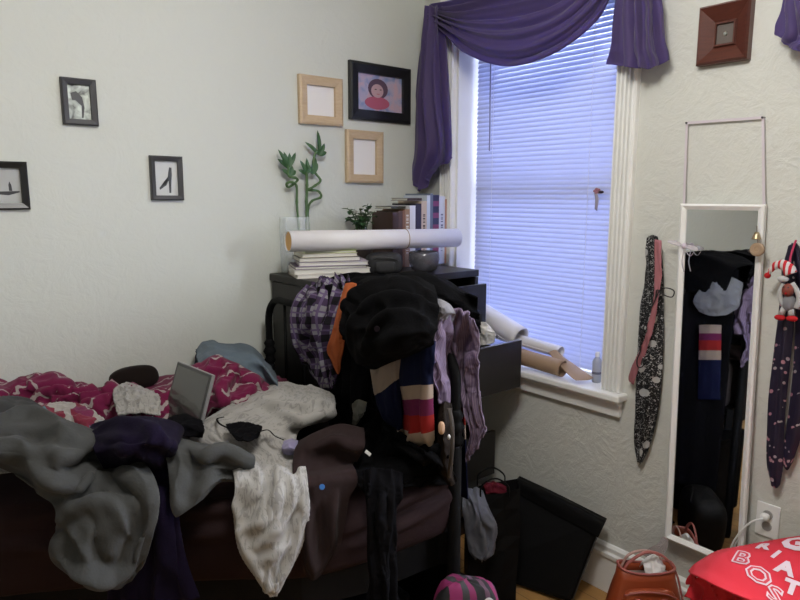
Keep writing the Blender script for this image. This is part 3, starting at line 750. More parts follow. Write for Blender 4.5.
# a small pair of folded glasses lying on the books
def lying(px, L, Wd, th, c, lb, zt, x0, nm='book'):
    o = thing(nm, (x0, yf+.07, zt), lb, 'book')
    MB().box((x0-L/2, yf+.01, zt), (x0+L/2, yf+Wd, zt+.0016)).box((x0-L/2, yf+.01, zt+th-.0016), (x0+L/2, yf+Wd, zt+th)).box((x0-L/2, yf+.01, zt+.0016), (x0+L/2, yf+.0116, zt+th-.0016)).build('cover', flat('lying_cover_%s' % px, c, .5), o)
    MB().box((x0-L/2+.003, yf+.0118, zt+.0016), (x0+L/2-.003, yf+Wd-.003, zt+th-.0016)).build('pages', flat('lying_pages_%s' % px, (.6, .58, .5), .8), o)
lying(1, .085, .13, .012, (.05, .05, .04), 'little dark booklet laid on top of the brown upright books', ZT+.2655, -.322)
lying(2, .088, .13, .012, (.06, .04, .05), 'little dark booklet laid on top of the black and cream upright books', ZT+.3015, -.225)

# ivy in a pot
M_leaf = flat('ivy_green', (.035, .10, .035), .5, var=.5)
M_stem = flat('green_stem', (.07, .14, .05), .5, var=.2)
c = Vector((-.475, -.115, ZT))
t = thing('potted_ivy', c, 'small leafy ivy in a pot between the bamboo and the upright books', 'plant')
MB().lathe([(.038, 0), (.050, .085), (.054, .086), (.054, .10), (.046, .10), (.044, .085), (0, .083)], c, 24).build('pot', flat('dark_ceramic', (.08, .06, .05), .35), t, smooth=False)
def leaf(m, p, d, up, L, Wd, fold=.25, n=5):
    d = Vector(d).normalized(); s = d.cross(Vector(up)).normalized(); u = s.cross(d)
    vs = []; fs = []
    for i in range(n+1):
        f = i/n; w_ = Wd*math.sin(PI*min(1, f*.92+.06))**.8*(1 if f < 1 else .02); c_ = p + d*L*f - u*L*.25*f*f
        vs += [c_ - s*w_ + u*fold*w_, c_, c_ + s*w_ + u*fold*w_]
    for i in range(n):
        b_ = i*3; fs += [(b_, b_+1, b_+4, b_+3), (b_+1, b_+2, b_+5, b_+4)]
    m.add(vs, fs)
lm = MB(); sm = MB(); rnd = random.Random(8)
for k in range(20):
    a = rnd.uniform(0, 6.28); R_ = rnd.uniform(.02, .085); hh = .20+rnd.uniform(-.04, .075)*(1.2-R_*6)
    e = c+Vector((R_*1.15*math.cos(a)+.0, max(-.07, min(.09, R_*.8*math.sin(a))), hh+.03))
    st = bez([c+Vector((0, 0, .08)), c.lerp(e, .5)+Vector((0, 0, .09)), e], 5); sm.tube(st, .0013, 5)
    for j in range(6):
        p = st[min(len(st)-1, 4+j)] ; aa = rnd.uniform(0, 6.28)
        leaf(lm, p, (math.cos(aa), math.sin(aa)*.8, rnd.uniform(-.3, .5)), (0, 0, 1), rnd.uniform(.022, .034), rnd.uniform(.009, .013))
lm.build('foliage', M_leaf, t, solid=.0006); sm.build('stems', M_stem, t)

# lucky bamboo in a clear glass vase
M_gl = NT('thin_clear_glass').done((.85, .9, .9), .02, 0, 0, .5, Alpha=.22)
c = Vector((-.775, -.042, ZT))
t = thing('lucky_bamboo', c, 'lucky bamboo with curled green stalks in a clear glass vase by the wall', 'plant')
hw, hd, hh = .058, .026, .235
m = MB(); m.box((c.x-hw, c.y-hd, ZT), (c.x+hw, c.y-hd+.003, ZT+hh)).box((c.x-hw, c.y+hd-.003, ZT), (c.x+hw, c.y+hd, ZT+hh)).box((c.x-hw, c.y-hd+.003, ZT), (c.x-hw+.003, c.y+hd-.003, ZT+hh)).box((c.x+hw-.003, c.y-hd+.003, ZT), (c.x+hw, c.y+hd-.003, ZT+hh)).box((c.x-hw+.003, c.y-hd+.003, ZT), (c.x+hw-.003, c.y+hd-.003, ZT+.008))
m.build('glass_vase', M_gl, t)
yb = c.y
def stalk(pts, r=.0052):
    P = [Y(a, b, yb+dy) for a, b, dy in pts]
    P = [Vector((P[0].x, P[0].y, ZT+.012))] + P
    bp = bez(P, 7)
    o = MB().tube(bp, [r*(1.22 if k % 6 == 3 else 1) for k in range(len(bp))], 10).build('stalk', M_stem, t, smooth=True)
    return bez(P, 7)
def spray(px, py, dirs, L=.085, dy=0):
    p = Y(px, py, yb+dy); m = MB()
    for ax_, az, l in dirs: leaf(m, p + Vector((0, 0, -.01)), (ax_, random.uniform(-.25, -.02), az), (0, -1, .3), L*l, .010, .3, 7)
    m.build('leaf_spray', M_leaf, t, solid=.0006)
stalk([(299, 232, 0), (297, 205, 0), (296.5, 186, 0), (291, 182, -.01), (286.5, 184, 0), (289, 187, .01), (297, 181, 0), (296, 178, -.01), (289, 176, 0), (288.5, 166, 0)])
spray(288, 166, [(-.5, 1, 1), (.55, 1, .9), (-.2, 1, .8), (.15, 1, .75), (-.8, .7, .7), (.3, .6, .5)])
spray(290, 173, [(-.6, .5, .5), (.7, .5, .45), (.2, .6, .5)])
stalk([(307, 232, 0), (306.5, 205, 0), (307, 185, 0), (306.5, 172, 0)], .0058)
spray(306.5, 172, [(-.45, 1, .75), (.1, 1, .8), (-.9, .5, .5), (.4, 1, .5)])
stalk([(309, 232, 0), (308, 210, 0), (312, 201, -.012), (321, 197, 0), (318, 191, .012), (308.5, 190, 0), (313, 187, -.012), (320.5, 181, 0), (316, 174, .012), (312.5, 170, 0), (314, 158, 0), (317, 150, 0)])
spray(312.5, 172, [(.1, 1, .9), (-.5, .8, .6), (.6, .9, .7), (.35, 1, .9)])
spray(319, 153, [(.06, 1, 1.25), (-.75, .75, .95), (.5, .9, .7), (.85, .4, .5), (.2, .4, .5)])

# ------------------------------------------------------------------ paper rolls and a bottle on the window stool
def roll(name, p0, p1, r, mat, lb, turns=1.6, extra=None, start=0.0, th=.0012):
    ax = (p1-p0).normalized(); a1 = ax.cross(Vector((0, 0, 1))).normalized(); a2 = ax.cross(a1)
    n = int(30*turns); prof = []
    for k in range(n+1):
        a = start+2*PI*turns*k/n; rr = r*(1-.12*k/n); prof.append((a, rr))
    if extra: 
        a0 = prof[0][0]; tl = [(a0, r, e) for e in reversed(extra)]
    L = 10; vs = []; w_ = n+1+(len(extra) if extra else 0)
    for j in range(L+1):
        c_ = p0.lerp(p1, j/L)
        if extra:
            tt = a1*(-math.sin(prof[0][0]))+a2*math.cos(prof[0][0]); rd = a1*math.cos(prof[0][0])+a2*math.sin(prof[0][0])
            for e in reversed(extra): vs.append(c_+rd*(r+e*.10)-tt*e)
        for a, rr in prof: vs.append(c_+(a1*math.cos(a)+a2*math.sin(a))*rr)
    fs = [(j*w_+k, j*w_+k+1, (j+1)*w_+k+1, (j+1)*w_+k) for j in range(L) for k in range(w_-1)]
    m = MB().add(vs, fs); o = m.build(name, mat, None, smooth=True, solid=th)
    return tag(o, lb, 'paper roll', None)
M_roll = flat('matte_white_paper', (.70, .68, .70), .65)
M_kraft = flat('kraft_paper', (.34, .23, .15), .7, var=.12)
xr = .022
roll('paper_roll', X(470, 306, xr), X(521, 338, xr), .052, M_roll, 'large white paper roll leaning between the chest and the window stool', 1.7, None, .6)
roll('paper_roll', X(498, 334, .045), X(561, 352, .045), .026, M_roll, 'thinner white paper roll lying behind the brown kraft roll', 1.8, None, .2)
roll('paper_roll', X(505, 352, -.012), X(563, 369, -.012), .036, M_kraft, 'brown kraft paper roll lying on the window stool below the white rolls', 1.5, [.02, .04], 3.5)
# loose curled end of kraft paper
rows = [[X(548, 352, .0), X(556, 350, .02), X(562, 356, .04)], [X(560, 366, -.02), X(566, 362, .01), X(574, 364, .04)], [X(570, 376, -.045), X(577, 373, -.01), X(588, 374, .03)], [X(576, 380.5, -.05), X(588, 380, -.01), X(594, 377.5, .03)]]
o = cloth('paper_sheet', rows, M_kraft, 20, 16, None, .0012, amp=0); tag(o, 'torn curled brown paper sheet drooping off the kraft roll onto the stool', 'paper')
c = X(601.5, 383, .045); c.z = .8445; c.y += .0
c.y = -1.012
t = thing('plastic_bottle', c, 'small pale translucent bottle standing in the corner of the window stool', 'bottle')
n = NT('milky_plastic'); M_milk = n.done((.50, .52, .60), .3, 0, 0, .5, Alpha=.8)
MB().lathe([(.017, 0), (.019, .004), (.019, .085), (.016, .095), (.008, .104), (.008, .11), (0, .11)], c, 20).build('body', M_milk, t, smooth=True)
MB().lathe([(.0095, .106), (.0095, .122), (.0085, .125), (0, .125)], c, 16).build('cap', M_white2, t)
MB().tube([c+Vector((0, 0, .035)), c+Vector((0, 0, .045))], .0194, 20).build('label_band', flat('dark_band', (.12, .12, .16), .5), t)
# white paper sticking out of the open drawer
def rag(name, rows, mat, lb, cat, **k):
    o = cloth(name, rows, mat, **k); return tag(o, lb, cat)
rag('crumpled_paper', [[X(470, 343, -.125), X(482, 345, -.14), X(494, 343, -.125)], [X(470, 330, -.13), X(483, 332, -.15), X(495, 334, -.13)], [X(474, 324, -.13), X(484, 322, -.15), X(490, 326, -.13)]],
    M_paper, 'crumpled white tissue sticking up from the open upper drawer', 'paper', nv=30, nu=30, ex=.12, ey=.12, amp=.014, inn=.01, steps=20, thick=.001, seed=7)

# ------------------------------------------------------------------ bed
M_iron = flat('black_iron', (.005, .005, .0055), .6, spec=.08)
M_brown = fabric('dark_plum_brown_cotton', (.024, .0135, .0145), (.018, .0105, .011), sheen=.0, rough=.85)
bed = thing('bed', (-1.8, -.6, 0), 'bed with black iron foot rail and dark plum-brown bedding along the wall', 'bed')
NP = Vector((-.985, -1.235, 0)); FP = Vector((-.945, -.10, 0))
dirf = (FP-NP).normalized(); HT = 1.185; rr = .10
pts = []
def fpt(s, z): p = NP + dirf*s; return Vector((p.x, p.y, z))
WF = (FP-NP).length
for k in range(9): a = PI - (PI/2)*k/8; pts.append(fpt(rr+rr*math.cos(a), HT-rr+rr*math.sin(a)))
for k in range(9): a = PI/2 - (PI/2)*k/8; pts.append(fpt(WF-rr+rr*math.cos(a), HT-rr+rr*math.sin(a)))
MB().tube([fpt(0, .05)]+pts+[fpt(WF, .05)], .0145, 12).build('foot_frame', M_iron, bed, smooth=True)
for z in (.60,): MB().tube([fpt(.01, z), fpt(WF-.01, z)], .009, 8).build('cross_rail', M_iron, bed, smooth=True)
for k in range(3, 8): MB().tube([fpt(WF*k/8, .60), fpt(WF*k/8, HT)], .006, 8).build('spindle', M_iron, bed, smooth=True)
for s in (0, WF):
    p = fpt(s, 0); prof = [(.015, .925), (.020, .93), (.024, .94), (.018, .955), (.020, .965), (.027, .978), (.020, .992), (.018, 1.0), (.023, 1.012), (.016, 1.025), (.015, 1.03)]
    prof = [(r_, z-.02) for r_, z in prof]
    MB().lathe(prof, (p.x, p.y, 0), 20).build('turned_collar', M_iron, bed, smooth=True)
    MB().lathe([(.0185, .0), (.0205, .02), (.0185, .9), (.0145, .91)], (p.x, p.y, 0), 16).build('leg', M_iron, bed, smooth=True)
# side outline of bed, near side swings in towards the head
edge = [Vector(p) for p in ((-1.01, -1.205, 0), (-1.22, -1.19, 0), (-1.43, -1.13, 0), (-1.68, -.96, 0), (-1.98, -.76, 0), (-2.35, -.60, 0), (-2.85, -.50, 0))]
back = [Vector((-2.85, -.04, 0)), Vector((-1.0, -.04, 0))]
def inset(pts, d):
    out = []
    for i, p in enumerate(pts):
        t_ = (pts[min(i+1, len(pts)-1)]-pts[max(i-1, 0)]).normalized(); nn = Vector((t_.y, -t_.x, 0))
        if nn.y < 0: nn = -nn
        out.append(p + nn*d)
    return out
ed = inset(edge, .035)
def slab(name, es, z0, z1, mat, b):
    poly = [Vector((p.x, p.y, z0)) for p in es+back]; return MB().prism(poly, (0, 0, z1-z0)).build(name, mat, bed, bevel=b)
slab('mattress', ed, .62, .845, flat('mattress_ticking', (.04, .03, .03), .9), .03)
slab('box_base', inset(edge, .06), .50, .615, flat('dark_base_cloth', (.006, .005, .005), .9), .008)
for p in ((-2.78, -.48), (-2.78, -.10)): MB().lathe([(.02, 0), (.02, .50)], (p[0], p[1], 0), 12).build('leg', M_iron, bed)
rl = MB(); o1 = inset([NP+Vector((0, .012, 0))]+edge, .012); o2 = inset([NP+Vector((0, .012, 0))]+edge, .040)
for a, b, c_, d_ in zip(o1[:-1], o1[1:], o2[1:], o2[:-1]): rl.prism([Vector((p.x, p.y, .53)) for p in (a, b, c_, d_)], (0, 0, .10))
rl.build('side_rail', M_iron, bed)
# cover over the mattress, hanging over the near side
rows = [[Vector((p.x, -.045, .872)) for p in edge], [Vector((p.x, p.y*.5, .870)) for p in edge], [Vector((p.x, p.y+.05, .868)) for p in edge],
        [Vector((p.x, p.y-.012, .85)) for p in edge], [Vector((p.x, p.y-.035, .76)) for p in edge], [Vector((p.x, p.y-.02, .655)) for p in edge], [Vector((p.x, p.y+.03, .615)) for p in edge]]
cloth('bed_cover', rows, M_brown, 110, 150, bed, .004, face=Vector((-1.8, -3, 3)), pre=lambda S: ridges(S, [(.018, .020, [(180, 512), (240, 506), (330, 500)]), (.016, .018, [(190, 535), (250, 530), (320, 528)]), (.02, .018, [(350, 530), (400, 500), (448, 478)]), (.018, .016, [(355, 545), (410, 520), (452, 498)]), (-.012, .012, [(350, 538), (405, 511), (450, 488)]), (.014, .02, [(0, 545), (60, 548), (120, 560)]), (.014, .02, [(0, 520), (40, 518), (60, 505)])]), ex=.04, ey=.05, amp=.014, inn=.010, steps=35, edge=.2, seed=12, bend=.8, smooth=2, fy=3, fx=7)

# ------------------------------------------------------------------ fabrics
def magenta_mat():
    n = NT('magenta_print'); u = n.uv()
    wv = n.n('ShaderNodeTexWave', wave_type='BANDS'); n.l(n.mapping(u, (1, .8, 1), (0, 0, 1.1)), wv.inputs['Vector'])
    wv.inputs['Scale'].default_value = 6.5; wv.inputs['Distortion'].default_value = 7.5; wv.inputs['Detail'].default_value = 2.5; wv.inputs['Detail Scale'].default_value = 2.2
    st = n.math('LESS_THAN', wv.outputs['Fac'], .10)
    gate = n.math('GREATER_THAN', n.noise(u, 7, 2), .44)
    pat = n.math('GREATER_THAN', n.noise(u, 4.3, 3, 1.5), .74)
    msk = n.math('MAXIMUM', n.math('MULTIPLY', st, gate), pat)
    n.bump(n.noise(n.obj(), 300, 2), .2, .002)
    return n.done(n.mix(msk, (.125, .007, .042), (.30, .26, .25)), .9, 0, .1, .2)
M_mag = magenta_mat()
def cream_mat():
    n = NT('cream_brushed_print'); u = n.uv()
    a = n.noise(n.mapping(u, (1, .35, 1)), 85, 3, 1.5); rows_ = n.noise(n.mapping(u, (.2, 1, 1)), 14, 2)
    f = n.math('MULTIPLY', n.math('GREATER_THAN', a, .55), n.math('GREATER_THAN', rows_, .42))
    n.bump(n.noise(n.obj(), 300, 2), .2, .002)
    return n.done(n.mix(n.math('MULTIPLY', f, .6), (.29, .28, .265), (.165, .158, .155)), .9, 0, .1, .2)
M_cream = cream_mat()
M_gray = fabric('grey_fleece', (.058, .060, .060), (.048, .049, .049), 500, .06, bump=.5)
M_gray_d = fabric('darker_grey_fleece', (.040, .041, .042), None, 500, .06, bump=.5)
M_purp = fabric('deep_purple_fleece', (.0085, .0055, .019), (.006, .004, .013), 500, .02, bump=.5)
M_blue = fabric('pale_blue_fleece', (.115, .145, .175), (.09, .12, .15), 500, .05, bump=.5)
M_blk = fabric('black_knit', (.0035, .0035, .0042), (.0022, .0022, .0027), 500, .0, .98, bump=.6)
M_blk2 = fabric('black_jersey', (.0045, .0042, .0055), (.003, .003, .004), 700, .0, .98, bump=.3)
M_dbrn = fabric('dark_brown_velvet', (.014, .010, .009), None, 500, .05)

def put(name, rows, mat, lb, cat, **k):
    k.setdefault('lift', .03)
    o = cloth(name, rows, mat, **k); return tag(o, lb, cat)

# dark brown pillow at the wall
c = Z(152, 390, .945); c.y = -.11
o = MB().ball(c, (.085, .04, .045), 18, M=Matrix.Rotation(-.35, 4, 'X'), p=.75, wob=.012).build('pillow', M_dbrn, smooth=True, origin=c)
tag(o, 'dark brown pillow leaning on the wall behind the laptop', 'pillow')
# pale blue fleece heap
rows = [[Y(192, 395, -.03), Y(215, 392, -.03), Y(240, 392, -.03), Y(262, 398, -.03), Y(282, 402, -.03)],
        [Y(196, 352, -.035), Y(208, 345, -.035), Y(235, 349, -.035), Y(262, 358, -.035), Y(276, 378, -.035)],
        [Z(197, 358, 1.05), Z(210, 347.5, 1.07), Z(236, 352, 1.06), Z(262, 361, 1.04), Z(277, 382, .98)],
        [Z(200, 372, 1.03), Z(215, 362, 1.06), Z(240, 368, 1.04), Z(262, 376, 1.0), Z(276, 392, .95)],
        [Z(200, 400, .95), Z(218, 400, .95), Z(243, 400, .94), Z(262, 402, .92), Z(272, 404, .91)]]
put('fleece_blanket', rows, M_blue, 'pale blue fleece bundled against the wall beside the foot rail', 'blanket', nv=60, nu=60, ex=.12, ey=.12, amp=.022, steps=35, seed=21, bend=.9, smooth=3)
# magenta duvet
rows = [[Y(-60, 400, -.03), Y(0, 398, -.03), Y(40, 398, -.03), Y(80, 400, -.03), Y(120, 402, -.03), Y(160, 402, -.03), Y(200, 398, -.03), Y(230, 400, -.03), Y(265, 404, -.03), Y(290, 404, -.06)],
        [Z(-60, 382, .99), Z(0, 381, .99), Z(42, 374, 1.01), Z(80, 387, .97), Z(118, 385, .98), Z(160, 392, .97), Z(206, 363, 1.05), Z(234, 366, 1.04), Z(266, 388, .97), Z(290, 398, .94)],
        [Z(-60, 392, .99), Z(0, 390, 1.0), Z(42, 386, 1.01), Z(80, 396, .98), Z(120, 396, .98), Z(160, 398, .98), Z(206, 378, 1.04), Z(236, 382, 1.02), Z(266, 398, .97), Z(288, 406, .94)],
        [Z(-60, 410, .96), Z(0, 408, .96), Z(42, 406, .96), Z(80, 410, .95), Z(122, 412, .96), Z(160, 412, .96), Z(206, 400, .99), Z(236, 402, .98), Z(262, 408, .95), Z(282, 412, .93)],
        [Z(-60, 440, .91), Z(0, 438, .91), Z(45, 436, .91), Z(85, 436, .90), Z(125, 432, .90), Z(160, 432, .90), Z(200, 424, .91), Z(232, 420, .91), Z(256, 418, .91), Z(276, 418, .91)]]
put('duvet', rows, M_mag, 'rumpled magenta duvet with white branching print along the wall', 'duvet', nv=80, nu=200, pre=lambda S: pleat(S, 1, 13, .012, 48, 2.2), ex=.18, ey=.16, amp=.035, inn=.012, steps=50, seed=22, bend=.55, smooth=1, fy=5, fx=18, lift=.015)
# cream print sheet pieces between
rows = [[Z(112, 392, .985), Z(124, 386, .995), Z(140, 390, .99), Z(158, 398, .98)],
        [Z(112, 402, .985), Z(126, 399, .995), Z(142, 402, .99), Z(158, 406, .98)],
        [Z(116, 418, .965), Z(128, 416, .97), Z(144, 416, .97), Z(158, 418, .965)]]
rows = [[p+Vector((0, -.02, .015)) for p in r] for r in rows]
put('crumpled_sheet', rows, M_cream, 'small crumpled cream cloth lying between the two magenta heaps', 'sheet', nv=36, nu=40, ex=.2, ey=.15, amp=.02, steps=35, seed=23)
def multi_mat():
    n = NT('teal_red_white_print'); v = n.voro(n.uv(), 22, 'F1', .9, 'Color')
    r_, g_, b_ = n.sep(v)
    return n.done(n.ramp(r_, [(0, (.16, .02, .04)), (.3, (.30, .28, .26)), (.6, (.07, .18, .22)), (.75, (.30, .28, .26)), (.9, (.14, .02, .06))], True), .9, 0, .1, .2)
rows = [[Z(36, 408, 1.0), Z(58, 402, 1.0), Z(82, 405, .99), Z(104, 418, .97)],
        [Z(34, 416, 1.0), Z(56, 412, 1.0), Z(80, 416, .99), Z(106, 424, .965)],
        [Z(34, 428, .97), Z(56, 428, .97), Z(80, 432, .96), Z(104, 436, .94)]]
put('blouse', rows, multi_mat(), 'teal, white and red patterned blouse crumpled above the grey blanket', 'blouse', nv=36, nu=50, ex=.2, ey=.15, amp=.018, steps=35, seed=24)
# cream print bedsheet, its free end hanging over the side of the bed
rows = [[Z(262, 384, .955), Z(282, 385, .965), Z(305, 388, .975), Z(322, 392, .985), Z(332, 399, .98)],
        [Z(250, 396, .975), Z(275, 396, .985), Z(300, 399, .995), Z(322, 403, .995), Z(333, 410, .98)],
        [Z(222, 410, .960), Z(252, 410, .970), Z(284, 413, .98), Z(312, 418, .98), Z(331, 420, .955)],
        [Z(196, 426, .945), Z(228, 424, .955), Z(258, 428, .955), Z(284, 432, .950), Z(300, 430, .935)],
        [Z(188, 440, .930), Z(222, 440, .940), Z(252, 444, .935), Z(278, 446, .93), Z(293, 446, .92)],
        [D(228, 459, 1.61), D(248, 460, 1.61), D(268, 461, 1.61), D(286, 461, 1.61), D(300, 461, 1.61)],
        [D(231, 474, 1.50), D(249, 474, 1.505), D(270, 474, 1.51), D(288, 473, 1.52), D(303, 473, 1.53)],
        [D(233, 490, 1.455), D(250, 491, 1.455), D(270, 492, 1.46), D(289, 490, 1.47), D(305, 488, 1.485)],
        [D(232, 520, 1.45), D(250, 523, 1.43), D(270, 525, 1.43), D(289, 522, 1.45), D(306, 518, 1.47)],
        [D(237, 552, 1.43), D(252, 557, 1.41), D(270, 560, 1.41), D(286, 556, 1.43), D(299, 548, 1.46)],
        [D(255, 578, 1.42), D(262, 585, 1.40), D(271, 589, 1.40), D(280, 582, 1.42), D(286, 574, 1.45)],
        [D(267, 594, 1.42), D(269, 597, 1.40), D(272, 599, 1.40), D(275, 596, 1.42), D(277, 592, 1.45)]]
rows = [[p + Vector((0, -.012, .012)) for p in r] for r in rows]
put('bedsheet', rows, M_cream, 'cream bedsheet with faint grey print hanging over the bedside to a point', 'sheet', nv=150, nu=70, pre=lambda S: ridges(pleat(S, 1, 2.6, .005, 45, .8), [
 (.016, .012, [(240, 470), (238, 510), (246, 550), (268, 588)]), (.016, .012, [(300, 470), (303, 510), (292, 555), (274, 588)]),
 (.018, .014, [(290, 478), (292, 500), (280, 525), (258, 545)]), (.018, .014, [(282, 470), (276, 500), (262, 522), (244, 530)]),
 (-.012, .012, [(270, 470), (264, 495), (250, 510)]), (.014, .012, [(296, 520), (284, 545), (264, 562)]),
 (.024, .016, [(262, 400), (290, 408), (315, 405), (328, 402)]), (.022, .016, [(240, 416), (268, 410), (300, 420), (322, 414)]), (-.016, .012, [(252, 410), (280, 412), (308, 413)]),
 (.020, .014, [(205, 430), (228, 426), (250, 438), (275, 440)])]), ex=.05, ey=.04, amp=.010, inn=.006, steps=30, seed=25, bend=.5, smooth=1, fy=9, fx=4, lift=.028)
# brown garment over the edge near the foot
rows = [[Z(300, 440, .97), Z(318, 431, .99), Z(340, 424, 1.0), Z(364, 428, .99)],
        [Z(294, 452, .955), Z(313, 444, .975), Z(338, 440, .985), Z(364, 446, .975)],
        [D(293, 474, 1.50), D(312, 468, 1.54), D(334, 464, 1.565), D(354, 468, 1.585)],
        [D(296, 500, 1.475), D(314, 497, 1.485), D(332, 494, 1.50), D(348, 492, 1.53)],
        [D(301, 530, 1.465), D(314, 532, 1.470), D(330, 530, 1.485), D(343, 520, 1.52)],
        [D(302, 560, 1.465), D(312, 566, 1.465), D(324, 566, 1.48), D(338, 548, 1.51)],
        [D(304, 572, 1.47), D(312, 580, 1.465), D(320, 576, 1.475), D(331, 560, 1.50)]]
M_garb = fabric('brown_shirt_cotton', (.024, .015, .0155), (.019, .012, .012), 700, .03)
g = put('brown_shirt', rows, M_garb, 'dark brown shirt with a blue button draped over the bedside beside the cream sheet', 'shirt', nv=90, nu=60, pre=lambda S: ridges(S, [(.02, .014, [(300, 480), (304, 520), (312, 570)]), (.022, .015, [(312, 450), (335, 440), (352, 450)]), (-.014, .012, [(318, 500), (322, 530), (318, 560)]), (.018, .013, [(345, 470), (325, 478), (314, 490)]), (.016, .012, [(336, 490), (332, 520), (330, 545)])]), ex=.05, ey=.04, amp=.014, steps=35, seed=26, bend=.75, smooth=2)
o = MB().lathe([(.0, .002), (.006, .002), (.007, 0), (0, 0)], D(322, 487, 1.462), 14, tuple(CAM-D(322, 487, 1.59))).build('button', flat('blue_button', (.03, .12, .35), .3), g)
# grey fleece, second fold lying by the cream sheet
rows = [[Z(160, 440, .98), Z(178, 438, .985), Z(200, 443, .985), Z(222, 446, .98), Z(244, 452, .955)],
        [Z(164, 450, .985), Z(180, 447, .99), Z(202, 451, .995), Z(226, 453, .99), Z(252, 460, .96)],
        [Z(168, 466, .965), Z(184, 464, .965), Z(204, 464, .96), Z(228, 462, .96), Z(257, 470, .925)],
        [D(170, 488, 1.43), D(188, 483, 1.435), D(208, 478, 1.46), D(230, 472, 1.50), D(252, 477, 1.50)],
        [D(172, 506, 1.41), D(188, 500, 1.415), D(206, 490, 1.43), D(224, 479, 1.47), D(242, 480, 1.485)],
        [D(176, 517, 1.41), D(188, 510, 1.415), D(203, 499, 1.43), D(219, 483, 1.47), D(236, 482, 1.485)]]
put('fleece_throw', rows, M_gray, 'small grey fleece throw bunched between purple fabric and cream sheet', 'blanket', nv=60, nu=70, pre=lambda S: ridges(S, [(.024, .016, [(196, 470), (206, 455), (224, 450), (244, 458), (254, 468)]), (-.018, .012, [(188, 455), (194, 475), (188, 500)]), (.02, .016, [(178, 450), (180, 480), (176, 510)]), (.018, .013, [(210, 480), (216, 468), (235, 464), (250, 474)])]), ex=.04, ey=.04, amp=.022, steps=40, seed=27, bend=1.0, smooth=3, fy=3, fx=4, lift=.01)
# deep purple robe falling over the edge
rows = [[Z(92, 424, 1.0), Z(115, 418, 1.03), Z(145, 416, 1.04), Z(170, 420, 1.02), Z(186, 428, .98)],
        [Z(88, 436, 1.0), Z(113, 429, 1.04), Z(146, 427, 1.05), Z(172, 431, 1.03), Z(182, 440, .98)],
        [Z(96, 452, 1.0), Z(118, 446, 1.03), Z(146, 445, 1.04), Z(168, 446, 1.02), Z(176, 454, .98)],
        [D(108, 478, 1.52), D(125, 474, 1.50), D(145, 472, 1.50), D(164, 474, 1.51), D(176, 478, 1.54)],
        [D(112, 515, 1.45), D(130, 515, 1.44), D(150, 515, 1.43), D(168, 515, 1.42), D(178, 515, 1.435)],
        [D(112, 560, 1.44), D(132, 560, 1.43), D(154, 560, 1.42), D(174, 560, 1.41), D(187, 560, 1.42)],
        [D(108, 605, 1.43), D(132, 605, 1.42), D(158, 605, 1.41), D(182, 600, 1.40), D(200, 596, 1.41)]]
put('purple_robe', rows, M_purp, 'deep purple soft robe falling over the bedside behind the grey blanket', 'robe', nv=110, nu=70, pre=lambda S: ridges(pleat(S, 1, 3.0, .010, 44, .4, fade=(.0, 1.2)), [(.024, .018, [(98, 432), (115, 424), (140, 428), (160, 440), (172, 448)]), (-.016, .012, [(108, 444), (130, 440), (155, 450)]),
 (.02, .015, [(120, 452), (140, 450), (158, 462), (160, 500), (165, 560)])]), ex=.05, ey=.05, amp=.018, steps=40, seed=28, bend=.8, smooth=2, fy=6, fx=4, lift=.01)
# white crumpled cloth at the left edge
rows = [[D(-30, 462, 1.60), D(-5, 462, 1.60), D(20, 466, 1.60)], [D(-30, 474, 1.56), D(-5, 474, 1.55), D(24, 477, 1.56)], [D(-30, 484, 1.53), D(-5, 484, 1.52), D(14, 482, 1.53)]]
put('crumpled_cloth', rows, M_cream, 'small crumpled pale cloth at the bedside under the grey blanket', 'cloth', nv=30, nu=40, ex=.2, ey=.2, amp=.014, steps=30, seed=29)
# darker grey heap at left back
rows = [[Z(-60, 402, 1.0), Z(-20, 398, 1.02), Z(10, 396, 1.03), Z(32, 400, 1.0), Z(44, 410, .96)],
        [Z(-60, 410, 1.03), Z(-20, 405, 1.05), Z(8, 403, 1.06), Z(30, 406, 1.03), Z(44, 416, .98)],
        [Z(-60, 425, 1.02), Z(-20, 424, 1.03), Z(8, 422, 1.03), Z(30, 424, 1.01), Z(46, 430, .96)],
        [Z(-60, 450, .95), Z(-20, 450, .95), Z(8, 450, .95), Z(30, 450, .94), Z(46, 450, .93)]]
put('fleece_blanket', rows, M_gray_d, 'darker grey fleece heap at the edge of view behind the big grey blanket', 'blanket', nv=40, nu=60, ex=.10, ey=.1, amp=.02, steps=35, seed=30, bend=1.0, smooth=3)
# big grey fleece blanket hanging over the side
rows = [[Z(-50, 420, 1.03), Z(-48, 440, 1.02), Z(-46, 458, 1.0), Z(-44, 470, .97), Z(-42, 480, .93)],
        [Z(0, 418, 1.04), Z(-2, 434, 1.04), Z(-4, 450, 1.03), Z(-6, 460, 1.0), Z(-8, 466, .95)],
        [Z(42, 418, 1.03), Z(36, 434, 1.04), Z(28, 452, 1.02), Z(20, 466, .98), Z(14, 474, .93)],
        [Z(82, 426, 1.03), Z(72, 444, 1.03), Z(60, 464, 1.01), Z(46, 480, .97), Z(36, 492, .92)],
        [D(118, 443, 1.62), D(105, 462, 1.53), D(88, 478, 1.455), D(70, 492, 1.405), D(52, 503, 1.39)],
        [D(146, 464, 1.47), D(128, 480, 1.43), D(104, 497, 1.395), D(80, 510, 1.375), D(58, 516, 1.385)],
        [D(158, 492, 1.40), D(138, 505, 1.38), D(108, 520, 1.36), D(80, 530, 1.35), D(57, 532, 1.42)],
        [D(155, 525, 1.39), D(136, 538, 1.39), D(106, 548, 1.345), D(77, 550, 1.345), D(52, 548, 1.40)],
        [D(148, 556, 1.39), D(132, 568, 1.39), D(105, 574, 1.34), D(80, 572, 1.34), D(57, 562, 1.39)],
        [D(132, 581, 1.39), D(120, 587, 1.39), D(102, 590, 1.35), D(86, 586, 1.35), D(72, 577, 1.39)]]
